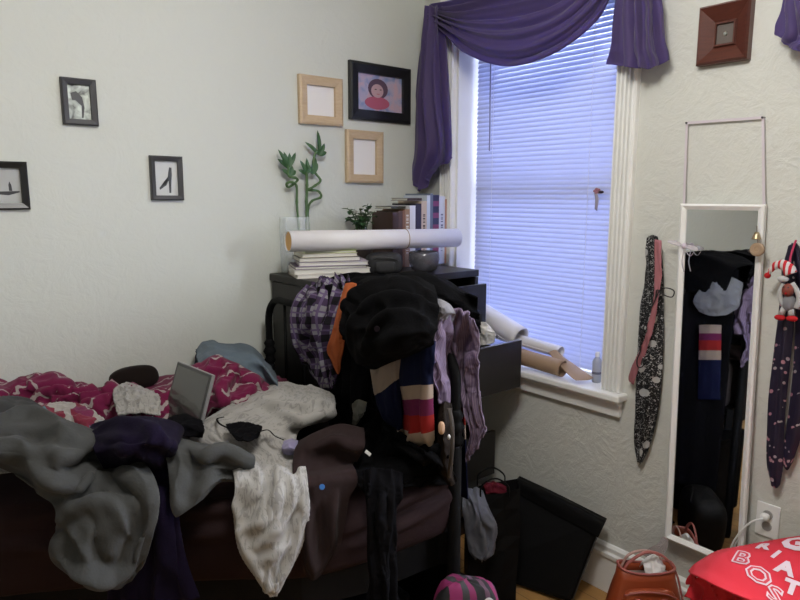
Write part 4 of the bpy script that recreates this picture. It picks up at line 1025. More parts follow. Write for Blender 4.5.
put('fleece_blanket', rows, M_gray, 'large grey fleece blanket hanging in thick folds over the bedside', 'blanket', nv=190, nu=110, pre=lambda S: ridges(pleat(S, 1, 2.0, .006, 41, .4), [
 (.030, .022, [(-20, 428), (8, 418), (35, 416), (55, 424), (62, 438)]), (-.020, .016, [(0, 434), (25, 432), (42, 440), (48, 452)]),
 (.024, .018, [(20, 452), (38, 470), (55, 482), (75, 482), (95, 470), (108, 458)]), (-.018, .014, [(50, 470), (70, 468), (88, 456), (96, 446)]),
 (.022, .016, [(40, 440), (58, 455), (75, 456), (86, 446), (90, 436)]),
 (.022, .018, [(66, 500), (80, 488), (100, 482), (120, 478), (138, 480), (150, 492)]), (-.012, .012, [(70, 502), (88, 494), (110, 492), (128, 494)]),
 (.022, .017, [(62, 520), (78, 508), (100, 503), (118, 510), (123, 530), (114, 552)]),
 (-.018, .014, [(88, 515), (96, 530), (94, 550), (104, 562)]),
 (.030, .020, [(62, 535), (66, 555), (84, 574), (108, 578), (132, 562), (146, 535), (150, 505)]),
 (.018, .014, [(70, 525), (80, 540), (86, 556)]), (.012, .009, [(0, 442), (20, 444), (34, 454)]), (.012, .008, [(60, 430), (72, 438), (74, 450)]), (.011, .008, [(120, 470), (138, 474), (150, 484)]), (.012, .009, [(125, 515), (132, 535), (126, 555)]), (.010, .008, [(98, 478), (84, 484), (70, 494)]), (-.012, .008, [(128, 490), (140, 505), (142, 530)]), (.010, .008, [(60, 470), (76, 474), (92, 466)])]), ex=.04, ey=.04, amp=.016, inn=.016, steps=25, its=4, seed=31, bend=1.0, smooth=3, fy=8, fx=4, thick=.006, lift=.05)

# laptop standing open
def laptop():
    TL, TR, BR, BL = D(178, 361, 1.93), D(213, 375, 1.78), D(199, 432, 1.74), D(163, 418, 1.89)
    t = thing('laptop', (BL+BR)/2, 'grey laptop standing half open on the duvet', 'laptop')
    Ux = (BR-BL); Uz = (TL-BL); Uz2 = (TR-BR); nrm = Ux.cross(Uz).normalized()
    if nrm.dot(CAM-TL) < 0: nrm = -nrm
    q = lambda a, b: BL + Ux*a + (Uz*(1-a)+Uz2*a)*b
    n = NT('glossy_dark_screen')
    M_al = flat('silver_grey_plastic', (.30, .30, .31), .35, .3)
    MB().prism([q(0, 0), q(1, 0), q(1, 1), q(0, 1)], -nrm*.009).build('lid', M_al, t, bevel=.002)
    s = MB().prism([q(.01, .01), q(.975, .01), q(.975, .985), q(.01, .985)], nrm*.0012).build('bezel', flat('black_bezel', (.05, .05, .05), .3), t)
    MB().prism([q(.05, .05)+nrm*.0012, q(.93, .05)+nrm*.0012, q(.93, .94)+nrm*.0012, q(.05, .94)+nrm*.0012], nrm*.0006).build('screen', NT('switched_off_screen').done((.045, .045, .042), .15, .0, 0, .8, **{'Coat Weight': .6, 'Coat Roughness': .05}), s)
    # keyboard half lying low in the bedding
    back_ = nrm*.20; 
    o = MB().prism([q(0, -.02), q(1, -.02), q(1, -.02)+nrm*.20+Vector((0, 0, -.02)), q(0, -.02)+nrm*.20+Vector((0, 0, -.02))], (0, 0, -.016)).build('base', M_al, t, bevel=.002)
laptop()
# black lace bra, lilac wrapper, dark lump
rows = [[Z(226, 424, .985), Z(244, 422, .99), Z(262, 426, .985)], [Z(230, 432, .985), Z(245, 431, .99), Z(260, 433, .985)], [Z(236, 440, .975), Z(247, 441, .98), Z(258, 438, .975)]]
b_ = put('black_bra', rows, M_blk2, 'black lace bra lying on the cream sheet', 'clothing', nv=24, nu=30, ex=.2, ey=.2, amp=.012, steps=25, seed=33, thick=.002)
MB().tube(bez([Z(228, 428, .99), Z(220, 424, .985), Z(217, 419, .985), Z(224, 417, .985)], 6), .003, 6, flat=.4).build('strap', M_blk2, b_, smooth=True)
MB().tube(bez([Z(258, 432, .99), Z(268, 430, .985), Z(275, 436, .975), Z(284, 440, .965)], 6), .003, 6, flat=.4).build('strap', M_blk2, b_, smooth=True)
rows = [[Z(284, 441, .955), Z(291, 439, .96), Z(298, 441, .955)], [Z(282, 448, .95), Z(290, 447, .96), Z(297, 449, .95)], [Z(284, 454, .93), Z(290, 455, .935), Z(295, 455, .93)]]
put('lilac_cloth', rows, fabric('lilac_cotton', (.18, .17, .30), (.25, .22, .32)), 'little lilac cloth tucked beside the brown shirt', 'cloth', nv=16, nu=16, ex=.2, ey=.2, amp=.008, steps=20, seed=34, thick=.002)
rows = [[Z(168, 418, .985), Z(184, 414, .99), Z(202, 420, .985)], [Z(166, 426, .985), Z(184, 424, .995), Z(204, 430, .98)], [Z(172, 436, .965), Z(186, 436, .97), Z(202, 438, .955)]]
put('dark_sock', rows, M_blk2, 'crumpled near-black sock in front of the laptop', 'sock', nv=24, nu=24, ex=.15, ey=.15, amp=.014, steps=25, seed=35)

# ------------------------------------------------------------------ clothes heaped over the foot rail
def plaid_mat():
    n = NT('purple_white_black_plaid'); x, y, z = n.sep(n.uv())
    sx = n.stripe(x, .062, .42); sy = n.stripe(y, .062, .42); lx = n.stripe(x, .062, .10, .3); ly = n.stripe(y, .062, .10, .3)
    both = n.math('ADD', sx, sy)
    c = n.ramp(n.math('MULTIPLY', both, .5), [(0, (.19, .185, .21)), (.3, (.045, .028, .065)), (.8, (.006, .005, .008))], True)
    c = n.mix(n.math('MAXIMUM', lx, ly), c, (.10, .07, .14))
    return n.done(c, .85, 0, 0, .2)
# the bulky core: black garments bunched on the rail
def G(px, py, x): return X(px, py, x)
rows = [[G(318, 330, -.905), G(350, 330, -.905), G(400, 330, -.89), G(440, 335, -.87), G(466, 345, -.87)],
        [G(312, 292, -.92), G(350, 284, -.91), G(400, 283, -.90), G(440, 287, -.88), G(472, 300, -.89)],
        [G(314, 285, -.97), G(348, 276, -.95), G(392, 274, -.94), G(432, 277, -.94), G(476, 297, -.95)],
        [G(316, 300, -1.03), G(350, 292, -1.03), G(395, 290, -1.04), G(440, 294, -1.02), G(477, 308, -.92)],
        [G(318, 330, -1.04), G(350, 326, -1.05), G(396, 322, -1.06), G(444, 320, -1.00), G(480, 322, -.91)],
        [G(322, 352, -1.03), G(350, 352, -1.04), G(396, 346, -1.05), G(444, 334, -.99), G(480, 336, -.90)]]
put('black_cardigan', rows, M_blk, 'wide black knitted cardigan spread over the foot rail beneath the other clothes', 'cardigan', nv=80, nu=100, pre=lambda S: pleat(S, 0, 4, .007, 51, 1.0), ex=.06, ey=.06, amp=.022, steps=35, seed=40, smooth=1, bend=.7, lift=None)
# black trousers hanging at the left
rows = [[G(318, 288, -1.06), G(335, 284, -1.08), G(352, 282, -1.09), G(372, 284, -1.08)],
        [G(322, 330, -1.09), G(338, 330, -1.11), G(356, 330, -1.12), G(376, 330, -1.10)],
        [G(318, 375, -1.08), G(336, 378, -1.11), G(354, 378, -1.12), G(374, 372, -1.10)],
        [G(305, 405, -1.06), G(330, 412, -1.10), G(352, 415, -1.12), G(374, 405, -1.10)],
        [G(318, 430, -1.06), G(334, 440, -1.10), G(352, 445, -1.12), G(370, 440, -1.10)]]
put('black_trousers', rows, M_blk2, 'black trousers hanging off the foot rail behind the orange cloth', 'trousers', nv=80, nu=50, pre=lambda S: pleat(S, 1, 3, .012, 52, .8), ex=.10, ey=.05, amp=.015, steps=30, seed=41, lift=None)
# plaid shirt
rows = [[G(306, 290, -.99), G(318, 281, -1.01), G(334, 277, -1.03), G(350, 279, -1.05)],
        [G(298, 300, -1.04), G(312, 296, -1.07), G(330, 292, -1.10), G(348, 290, -1.11)],
        [G(292, 320, -1.07), G(306, 320, -1.10), G(322, 320, -1.13), G(338, 322, -1.14)],
        [G(296, 345, -1.07), G(308, 350, -1.10), G(320, 352, -1.13), G(332, 350, -1.14)],
        [G(306, 362, -1.06), G(314, 370, -1.09), G(324, 374, -1.12), G(334, 372, -1.13)],
        [G(316, 376, -1.05), G(321, 384, -1.08), G(328, 390, -1.11), G(336, 386, -1.12)]]
put('plaid_shirt', rows, plaid_mat(), 'purple, white and black plaid shirt hanging at the far end of the foot rail', 'shirt', nv=90, nu=60, thick=.003, pre=lambda S: pleat(S, 1, 4.2, .016, 53, 1.0), ex=.14, ey=.08, amp=.018, steps=35, seed=42, lift=None)
rows = [[G(345, 284, -1.115), G(351, 283, -1.12), G(356, 284, -1.12)], [G(337, 312, -1.15), G(343, 312, -1.16), G(349, 314, -1.155)],
        [G(332, 332, -1.16), G(338, 333, -1.17), G(342, 337, -1.165)], [G(327, 349, -1.16), G(335, 350, -1.17), G(344, 342, -1.165)],
        [G(331, 360, -1.155), G(336, 362, -1.165), G(341, 358, -1.16)], [G(336, 372, -1.15), G(338, 374, -1.155), G(340, 372, -1.15)]]
put('orange_shirt', rows, fabric('burnt_orange_cotton', (.38, .10, .035), (.30, .08, .03), sheen=0), 'strip of orange clothing between the plaid shirt and the black coat', 'clothing', nv=60, nu=24, thick=.003, ex=.10, ey=.05, amp=.010, steps=30, seed=43, lift=None)
# white tee peeking at top right, then lilac striped shirt
def lilac():
    n = NT('lilac_pinstripe'); x, y, z = n.sep(n.uv()); s = n.stripe(x, .007, .35)
    return n.done(n.mix(s, (.115, .08, .13), (.18, .14, .195)), .85, 0, 0, .2)
M_lil = lilac()
rows = [[G(426, 298, -1.06), G(440, 299, -1.07), G(450, 304, -1.05)], [G(430, 304, -1.09), G(442, 307, -1.10), G(455, 312, -1.05)], [G(428, 314, -1.10), G(440, 316, -1.10), G(454, 318, -1.04)], [G(428, 326, -1.09), G(440, 328, -1.08), G(450, 328, -1.03)]]
put('white_tee', rows, fabric('off_white_jersey', (.20, .195, .21), (.16, .155, .17), sheen=0), 'off-white tee tucked between the black coat and the lilac striped shirt', 'clothing', nv=40, nu=36, ex=.12, ey=.1, amp=.014, steps=30, seed=44, lift=None)
rows = [[G(436, 318, -1.09), G(446, 314, -1.07), G(456, 311, -1.01), G(466, 312, -.99), G(474, 322, -.97)],
        [G(428, 338, -1.12), G(440, 340, -1.10), G(450, 338, -.99), G(468, 342, -.95), G(480, 345, -.945)],
        [G(430, 358, -1.13), G(440, 362, -1.10), G(450, 364, -.975), G(466, 364, -.945), G(478, 362, -.95)],
        [G(434, 378, -1.12), G(443, 384, -1.07), G(451, 386, -.965), G(466, 386, -.94), G(479, 384, -.94)],
        [G(440, 404, -1.10), G(446, 404, -1.05), G(452, 406, -.96), G(467, 408, -.94), G(479, 406, -.94)]]
ls = put('striped_shirt', rows, M_lil, 'lilac pinstriped shirt hanging over the near corner of the foot rail', 'shirt', nv=70, nu=80, thick=.003, pre=lambda S: pleat(S, 1, 4, .010, 54, 1), ex=.12, ey=.08, amp=.016, steps=40, seed=45, lift=None, bend=.4)
rows = [[G(464, 392, -.945), G(472, 392, -.94), G(480, 392, -.935)], [G(466, 410, -.945), G(474, 410, -.94), G(482, 412, -.935)], [G(470, 430, -.945), G(477, 430, -.94), G(485, 428, -.935)], [G(466, 452, -.945), G(474, 446, -.94), G(482, 438, -.935)], [G(466, 462, -.945), G(469, 458, -.94), G(473, 452, -.935)]]
cloth('sleeve', rows, M_lil, 50, 30, ls, .003, pre=lambda S: pleat(S, 1, 2.2, .008, 55, .8), ex=.1, ey=.05, amp=.01, steps=25, seed=46)
# striped sweater
def sweater(name, off, stops):
    n = NT(name); x, y, z = n.sep(n.uv()); f = n.math('ADD', n.math('MULTIPLY', y, 1/.30), off)
    n.bump(n.math('FRACT', n.math('MULTIPLY', x, 260)), .25, .002)
    return n.done(n.ramp(f, stops, True), .95, 0, 0, .1)
NV, CR, MG, RD = (.006, .008, .028), (.27, .21, .165), (.11, .016, .055), (.23, .016, .014)
rows = [[G(400, 340, -1.12), G(412, 338, -1.13), G(424, 338, -1.135), G(436, 342, -1.12)],
        [G(399, 365, -1.14), G(411, 364, -1.16), G(424, 363, -1.165), G(434, 363, -1.15)],
        [G(400, 390, -1.14), G(411, 389, -1.165), G(424, 388, -1.17), G(433, 387, -1.15)],
        [G(402, 415, -1.13), G(412, 415, -1.16), G(424, 415, -1.165), G(433, 413, -1.14)],
        [G(402, 434, -1.12), G(412, 438, -1.15), G(425, 438, -1.155), G(434, 435, -1.13)],
        [G(404, 440, -1.11), G(413, 446, -1.13), G(425, 450, -1.14), G(434, 447, -1.12)]]
sw = put('striped_sweater', rows, sweater('knit_stripes', 0, [(0, NV), (.425, CR), (.55, MG), (.70, RD), (.865, CR)]), 'knitted sweater with navy, cream, magenta and red bands hanging from the heap', 'sweater', nv=80, nu=46, pre=lambda S: pleat(S, 1, 1.6, .006, 56, .5), ex=.05, ey=.04, amp=.008, steps=25, seed=47, lift=None, smooth=2)
rows = [[G(368, 362, -1.13), G(380, 358, -1.14), G(391, 356, -1.145), G(402, 352, -1.13)],
        [G(371, 378, -1.14), G(381, 380, -1.155), G(391, 378, -1.16), G(401, 376, -1.14)],
        [G(373, 396, -1.14), G(381, 400, -1.155), G(391, 402, -1.16), G(401, 402, -1.14)],
        [G(378, 410, -1.13), G(385, 416, -1.145), G(393, 420, -1.15), G(402, 422, -1.135)],
        [G(384, 418, -1.12), G(390, 425, -1.13), G(396, 430, -1.135), G(403, 432, -1.12)]]
n = NT('knit_stripes_sleeve'); x_, y_, z_ = n.sep(n.uv())
M_sl = n.done(n.ramp(n.math('ADD', n.math('MULTIPLY', y_, 4.2), n.math('MULTIPLY', x_, -1.8)), [(0, CR), (.26, NV), (.83, CR)], True), .95, 0, 0, .1)
cloth('sleeve', rows, M_sl, 50, 40, sw, .004, pre=lambda S: pleat(S, 1, 1.8, .006, 57, .6), ex=.06, ey=.05, amp=.008, steps=25, seed=48)
# big black coat on top
rows = [[G(350, 290, -1.05), G(362, 280, -1.04), G(385, 275, -1.03), G(412, 277, -1.03), G(434, 286, -1.04)],
        [G(346, 303, -1.14), G(356, 294, -1.16), G(385, 288, -1.17), G(414, 290, -1.16), G(437, 298, -1.13)],
        [G(343, 328, -1.19), G(356, 322, -1.23), G(386, 316, -1.25), G(414, 314, -1.23), G(438, 318, -1.17)],
        [G(348, 350, -1.20), G(362, 348, -1.24), G(388, 341, -1.26), G(414, 334, -1.24), G(436, 332, -1.18)],
        [G(356, 362, -1.18), G(370, 363, -1.21), G(390, 356, -1.23), G(414, 350, -1.21), G(433, 344, -1.16)],
        [G(360, 366, -1.13), G(374, 369, -1.15), G(392, 361, -1.16), G(413, 355, -1.15), G(431, 348, -1.12)]]
cc = put('black_coat', rows, M_blk, 'big black coat bunched on top of the heap above the striped sweater', 'coat', nv=90, nu=100, pre=lambda S: ridges(pleat(S, 0, 3.5, .005, 59, 1.0), [(.024, .016, [(340, 335), (346, 305), (368, 287), (400, 282), (428, 292)]), (.022, .015, [(350, 345), (356, 318), (378, 300), (410, 297), (434, 308)]), (-.018, .011, [(346, 335), (352, 310), (372, 293), (405, 290), (430, 300)]), (.020, .014, [(366, 352), (372, 328), (392, 314), (424, 318)]), (.018, .013, [(384, 350), (400, 334), (430, 328)]), (-.014, .010, [(362, 340), (370, 318), (392, 306), (425, 312)])]), ex=.05, ey=.06, amp=.016, steps=40, seed=49, lift=None, bend=1.0, smooth=4)
MB().lathe([(0, .003), (.007, .003), (.008, 0), (0, 0)], G(377, 329, -1.272), 14, (-.8, -.5, .1)).build('button', flat('black_button', (.010, .007, .009), .9, spec=.02), cc, smooth=False)
# black garment lower down and scarf falling to the floor
rows = [[G(366, 405, -1.10), G(385, 418, -1.11), G(405, 435, -1.13), G(428, 445, -1.13), G(444, 440, -1.10)],
        [G(350, 425, -1.12), G(378, 435, -1.15), G(405, 448, -1.16), G(430, 458, -1.15), G(448, 462, -1.10)],
        [D(342, 440, 1.66), D(370, 455, 1.64), D(400, 462, 1.66), D(428, 468, 1.70), D(450, 480, 1.72)],
        [D(338, 470, 1.57), D(365, 478, 1.56), D(390, 480, 1.59), D(415, 478, 1.63), D(436, 482, 1.67)],
        [D(344, 482, 1.54), D(366, 490, 1.54), D(386, 492, 1.565), D(404, 486, 1.60), D(420, 482, 1.65)]]
put('black_sweatshirt', rows, M_blk, 'black sweatshirt slumped on the bed corner under the striped sweater', 'sweatshirt', nv=60, nu=80, pre=lambda S: pleat(S, 1, 4, .012, 60, 1.2), ex=.12, ey=.10, amp=.02, steps=35, seed=50, lift=.004)
rows = [[D(362, 470, 1.545), D(376, 468, 1.54), D(392, 470, 1.545), D(404, 474, 1.57)],
        [D(364, 500, 1.515), D(378, 498, 1.50), D(390, 500, 1.505), D(400, 502, 1.53)],
        [D(366, 540, 1.50), D(378, 540, 1.485), D(388, 540, 1.49), D(396, 540, 1.515)],
        [D(368, 575, 1.49), D(380, 578, 1.475), D(390, 578, 1.48), D(397, 575, 1.505)],
        [D(366, 625, 1.49), D(380, 628, 1.47), D(393, 628, 1.475), D(402, 622, 1.50)]]
sc_ = put('black_scarf', rows, M_blk2, 'long black scarf dangling from the bed corner towards the floor', 'scarf', nv=100, nu=36, pre=lambda S: pleat(S, 1, 2.6, .010, 61, .8), ex=.10, ey=.08, amp=.014, steps=35, seed=51, lift=None)
o = MB().box((-.004, -.0015, -.010), (.004, .0015, .010), Matrix.Translation(D(368, 453, 1.575)) @ Matrix.Rotation(-.8, 4, 'Y')).build('care_label', M_paper, origin=D(368, 453, 1.575))
tag(o, 'tiny white care tag on the black sweatshirt', 'tag')
# small pale tassel cloth by the trousers
rows = [[G(352, 404, -1.135), G(358, 400, -1.14), G(366, 402, -1.135)], [G(353, 414, -1.145), G(358, 414, -1.15), G(364, 412, -1.145)], [G(352, 424, -1.14), G(356, 425, -1.145), G(360, 420, -1.14)]]
put('crumpled_cloth', rows, fabric('grey_green_cotton', (.16, .16, .14), sheen=0), 'small pale grey-green cloth scrap against the black trousers', 'cloth', nv=24, nu=18, ex=.2, ey=.2, amp=.010, steps=25, seed=52, lift=None)
# far side of the heap, seen in the mirror
def B(px, py, x): p = X(px, py, -.075-x); p.x = x; return p
rows = [[Vector((x_, y_, z_)) for y_, x_ in ((-.53, -.90), (-.66, -.89), (-.82, -.885), (-1.0, -.89), (-1.19, -.925))] for z_ in (1.30, 1.15, .95, .72, .48, .22)]
put('black_dress', rows, M_blk2, 'long black dress hanging down the far side of the foot rail, seen in the mirror', 'dress', nv=80, nu=60, pre=lambda S: pleat(S, 1, 4.5, .010, 75, .6), ex=.06, ey=.04, amp=.012, inn=.012, steps=25, seed=71, lift=None, face=Vector((2, -2, 1.6)))
rows = [[B(699, yy, -.878), B(710, yy, -.868), B(721, yy, -.878)] for yy in (318, 335, 352, 370, 392)]
cloth('back_panel', rows, sweater('knit_stripes_back', 0, [(0, CR), (.13, MG), (.24, RD), (.40, CR), (.55, NV)]), 50, 30, sw, .004, face=Vector((2, -2, 1.6)), ex=.03, ey=.03, amp=.006, steps=15, seed=72)
rows = [[Vector((x_, y_, z_)) for y_, x_, z_ in r_] for r_ in ([(-1.10, -.90, 1.28), (-1.16, -.90, 1.27), (-1.22, -.92, 1.24)], [(-1.06, -.87, 1.21), (-1.14, -.865, 1.21), (-1.225, -.90, 1.19)], [(-1.03, -.86, 1.14), (-1.13, -.855, 1.14), (-1.22, -.89, 1.13)], [(-1.06, -.86, 1.09), (-1.12, -.855, 1.08), (-1.18, -.88, 1.09)])]
put('grey_tee', rows, fabric('pale_grey_jersey', (.16, .16, .17), sheen=0), 'pale grey tee on the far side of the heap, seen in the mirror', 'clothing', nv=40, nu=36, ex=.1, ey=.1, amp=.012, steps=25, seed=73, lift=None, face=Vector((2, -2, 1.6)))
# dark cloth heap added to blacken the bright floor between bed and chest
rows = []
for j, yy in enumerate((-1.02, -.96, -.86, -.74, -.64, -.58)):
    rows.append([Vector((xx, yy, .012+(hh_ if 0 < j < 5 else 0))) for xx, hh_ in ((-.90, .02), (-.84, .12), (-.74, .19), (-.64, .20), (-.60, .12), (-.57, .02))])
put('dark_filler_heap', rows, M_blk2, 'dark cloth heap added to darken the floor before the chest', 'clothing', nv=70, nu=80, ex=.10, ey=.10, amp=.035, inn=.0, steps=35, seed=74, lift=None, fy=5, fx=5)
# brown bag with wooden toggle hanging on the rail
bgm = fabric('dark_brown_leather', (.014, .010, .008), sheen=0, rough=.7)
rows = [[G(439, 404, -1.09), G(445, 402, -1.09), G(452, 404, -1.05)], [G(437, 425, -1.11), G(445, 425, -1.12), G(453, 425, -1.06)], [G(437, 450, -1.11), G(445, 452, -1.12), G(453, 452, -1.06)], [G(440, 470, -1.09), G(446, 476, -1.10), G(453, 474, -1.05)], [G(446, 482, -1.07), G(450, 486, -1.07), G(455, 484, -1.05)]]
bb = put('brown_bag', rows, bgm, 'dark brown soft bag with a tan toggle hanging beside the near bed post', 'bag', nv=40, nu=24, ex=.08, ey=.08, amp=.012, steps=25, seed=53, lift=None)
MB().ball(G(441.5, 428, -1.135), (.008, .008, .017), 10, p=.8).build('toggle', flat('tan_wood_toggle', (.42, .26, .16), .5), bb, smooth=True)
MB().ball(G(449, 437, -1.135), (.004, .004, .007), 8).build('bead', flat('white_bead', (.5, .5, .5), .4), bb, smooth=True)
MB().tube(bez([G(449, 408, -1.10), G(452, 425, -1.11), G(452, 450, -1.11), G(449, 478, -1.09)], 6), .006, 8, flat=.4).build('strap', flat('taupe_strap', (.03, .022, .017), .8), bb, smooth=True)

# ------------------------------------------------------------------ things hanging on the window wall
def tie(name, rows, mat, lb, cat, **k): return put(name, rows, mat, lb, cat, lift=None, nv=90, nu=26, thick=.0025, **k)
def bw():
    n = NT('black_white_dotted_silk'); v = n.voro(n.uv(), 19, 'F1', .9); s = n.noise(n.uv(), 130, 2, 1.5)
    f = n.math('MAXIMUM', n.math('LESS_THAN', v, .30), n.math('GREATER_THAN', s, .60))
    return n.done(n.mix(f, (.008, .008, .010), (.42, .42, .42)), .6, 0, 0, .3)
W_ = lambda a, b, x=-.025: X(a, b, x)
rows = [[W_(647, 238), W_(652, 235, -.035), W_(658, 237)], [W_(645.5, 262), W_(654, 262, -.045), W_(663, 264)], [W_(642, 300), W_(652, 300, -.045), W_(663.5, 300)],
        [W_(639, 345), W_(650, 345, -.045), W_(663.5, 345)], [W_(636, 385), W_(648, 386, -.045), W_(661, 388)], [W_(635, 415), W_(645, 417, -.045), W_(656.5, 420)],
        [W_(634, 440), W_(641, 446, -.035), W_(649, 447)], [W_(638, 461), W_(640, 464, -.03), W_(642.5, 462)]]
tb = tie('patterned_scarf', rows, bw(), 'black and white spotted scarf hanging on the wall between window and mirror', 'scarf', pre=lambda S: pleat(S, 1, 1.7, .005, 70, .8), ex=.04, ey=.03, amp=.006, inn=.005, steps=20, seed=60)
pk = fabric('dusty_pink_ribbon', (.40, .17, .19), (.33, .13, .15), sheen=0)
rows = [[W_(655, 240, -.05), W_(661, 241, -.05)], [W_(655, 270, -.055), W_(661.5, 270, -.055)], [W_(653, 300, -.06), W_(658, 302, -.06)], [W_(647, 330, -.06), W_(652, 332, -.06)],
        [W_(640, 350, -.05), W_(646, 352, -.05)], [W_(633, 364, -.04), W_(639, 368, -.04)], [W_(628, 380, -.03), W_(633, 385, -.03)]]
put('pink_ribbon', rows, pk, 'dusty pink ribbon trailing over the black and white spotted scarf', 'ribbon', lift=None, nv=60, nu=12, thick=.001, pre=lambda S: pleat(S, 0, 4, .003, 71, .8), ex=.1, ey=.05, amp=.006, inn=.003, steps=15, seed=61)
bc = flat('black_cord', (.01, .01, .012), .6)
o = MB().tube(bez([W_(a, b, -.065) for a, b in ((656, 298), (660, 290), (667, 288), (674, 291), (672, 297), (664, 295), (657, 290), (655, 300), (648, 315), (643, 330), (641, 342), (640, 352), (637, 360), (638, 367), (643, 366), (643, 358))], 6), .0022, 6).build('black_cord', bc, tb, smooth=True)
o2 = MB().ball(W_(641, 333, -.066), (.007, .009, .008), 8).build('knot', bc, o, smooth=True)
def floral():
    n = NT('navy_floral_silk'); v = n.voro(n.uv(), 42, 'F1', 1.0); cl = n.noise(n.uv(), 9, 1)
    f = n.math('LESS_THAN', v, .26)
    return n.done(n.mix(n.math('MULTIPLY', f, n.math('GREATER_THAN', cl, .45)), (.016, .012, .032), n.ramp(n.noise(n.uv(), 30, 1), [(.4, (.42, .20, .25)), (.6, (.38, .34, .36))])), .5, 0, 0, .4)
M_flo = floral()
rows = [[W_(788, 246), W_(792, 243, -.035), W_(796, 246)], [W_(783, 270), W_(789, 270, -.04), W_(796, 272)], [W_(777, 320), W_(785, 320, -.04), W_(794, 322)],
        [W_(771, 370), W_(780, 370, -.04), W_(789, 372)], [W_(768, 420), W_(776, 420, -.04), W_(784.5, 420)], [W_(767, 462), W_(774, 464, -.04), W_(783, 464)], [W_(770, 480), W_(775, 488, -.035), W_(780, 484)]]
nt = tie('necktie', rows, M_flo, 'navy floral necktie hung folded on the wall past the mirror', 'necktie', pre=lambda S: pleat(S, 1, 1.3, .004, 72, .5), ex=.03, ey=.02, amp=.005, inn=.004, steps=15, seed=62)
rows = [[W_(793, 246), W_(796, 243, -.035), W_(800, 247)], [W_(795, 275), W_(800, 275, -.04), W_(806, 276)], [W_(795, 330), W_(803, 330, -.04), W_(811, 330)], [W_(792, 380), W_(801, 380, -.04), W_(810, 380)], [W_(786, 430), W_(794, 432, -.035), W_(803, 430)], [W_(781, 462), W_(787, 470, -.03), W_(793, 462)]]
cloth('narrow_tail', rows, M_flo, 60, 20, nt, .0025, ex=.03, ey=.02, amp=.005, inn=.004, steps=15, seed=63)
# red and white jester doll
M_redf = fabric('red_felt', (.50, .025, .030), sheen=0); M_whf = fabric('white_felt', (.52, .52, .52), sheen=0)
dl = thing('jester_doll', W_(786, 320, -.07), 'little cloth doll with a red and white striped hat hanging on the floral necktie', 'doll')
R1 = W_
MB().tube(bez([R1(796, 240, -.045), R1(791, 255, -.06), R1(789, 266, -.07)], 5), .0035, 6, flat=.4).build('hanging_loop', flat('crimson_ribbon', (.45, .02, .08), .6), dl, smooth=True)
n = NT('red_white_bands'); x_, y_, z_ = n.sep(n.obj()); M_band = n.done(n.mix(n.stripe(y_, .016, .5), (.52, .03, .04), (.60, .58, .58)), .9, 0, 0, .2)
MB().tube(bez([R1(791, 274, -.075), R1(788, 268, -.075), R1(782, 264.5, -.075), R1(777, 265, -.075), R1(772, 269, -.075), R1(768.5, 274, -.075)], 6), [.018]*7+[.016]*7+[.012]*8+[.008]*5+[.005]*4, 12).build('striped_hat', M_band, dl, smooth=True)
MB().ball(R1(767.5, 275.5, -.075), .0095, 10).build('pompom', M_redf, dl, smooth=True)
MB().ball(R1(783, 279, -.078), (.012, .016, .010), 10).build('hat_brim', M_whf, dl, smooth=True)
hd = MB().ball(R1(788, 290, -.078), (.014, .017, .020), 12).build('head', flat('reddish_brown_face', (.22, .05, .035), .6), dl, smooth=True)
for dy in (-.006, .006): MB().ball(R1(787.5, 287.5, -.078)+Vector((-.0125, dy, .002)), .0022, 6).build('eye', M_ink, hd, smooth=True)
MB().ball(R1(787.5, 293, -.078)+Vector((-.0135, 0, 0)), (.003, .003, .003), 6).build('nose', M_redf, hd, smooth=True)
MB().ball(R1(789, 303, -.07), (.016, .020, .026), 12).build('body', fabric('grey_felt', (.24, .24, .26), sheen=0), dl, smooth=True)
for pts in ([(792, 283), (797, 291), (799, 300), (796, 308)], [(784, 284), (780, 292), (781, 300), (785, 306)]):
    MB().tube(bez([R1(a, b, -.074) for a, b in pts], 6), .0075, 8).build('arm', M_whf, dl, smooth=True)
for (a, b), (c_, d_) in (((785, 306), (781, 315)), ((791, 307), (791, 316))):
    MB().tube([R1(a, b, -.07), R1(c_, d_, -.07)], .009, 8).build('leg', M_whf, dl, smooth=True)
for a, b in ((780, 317.5), (792, 318.5)): MB().ball(R1(a, b, -.075), (.013, .016, .009), 10).build('shoe', M_redf, dl, smooth=True)

# socket, plug and lead
t = thing('wall_outlet', W_(767, 522, 0), 'white double wall socket with a plug in it, right of the mirror foot', 'outlet')
cy, cz = W_(768, 520, 0).y, W_(768, 520, 0).z
MB().box((-.006, cy-.036, cz-.058), (0, cy+.036, cz+.058)).build('face_plate', M_white2, t, bevel=.003)
for dz in (-.020, .020): 
    o = MB().lathe([(0, .003), (.015, .003), (.016, 0), (0, 0)], (-.006, cy, cz+dz), 20, (-1, 0, 0)).build('receptacle', flat('socket_grey', (.35, .34, .33), .5), t)
pl = thing('power_lead', (-.012, cy, cz), 'white plug with its lead curving down behind the red shirt', 'cable')
MB().ball((-.024, cy+.002, cz+.018), (.014, .013, .012), 10, p=.7).build('plug', M_white2, pl, smooth=True)
MB().tube(bez([(-.036, cy+.004, cz+.016), (-.06, cy+.03, cz+.0), (-.07, cy+.06, cz-.05), (-.06, cy+.085, cz-.12), (-.05, cy+.09, cz-.20), (-.06, cy+.06, cz-.33), (-.10, cy+.02, .012), (-.2, cy-.05, .006)], 7), .0032, 8).build('lead', M_white2, pl, smooth=True)

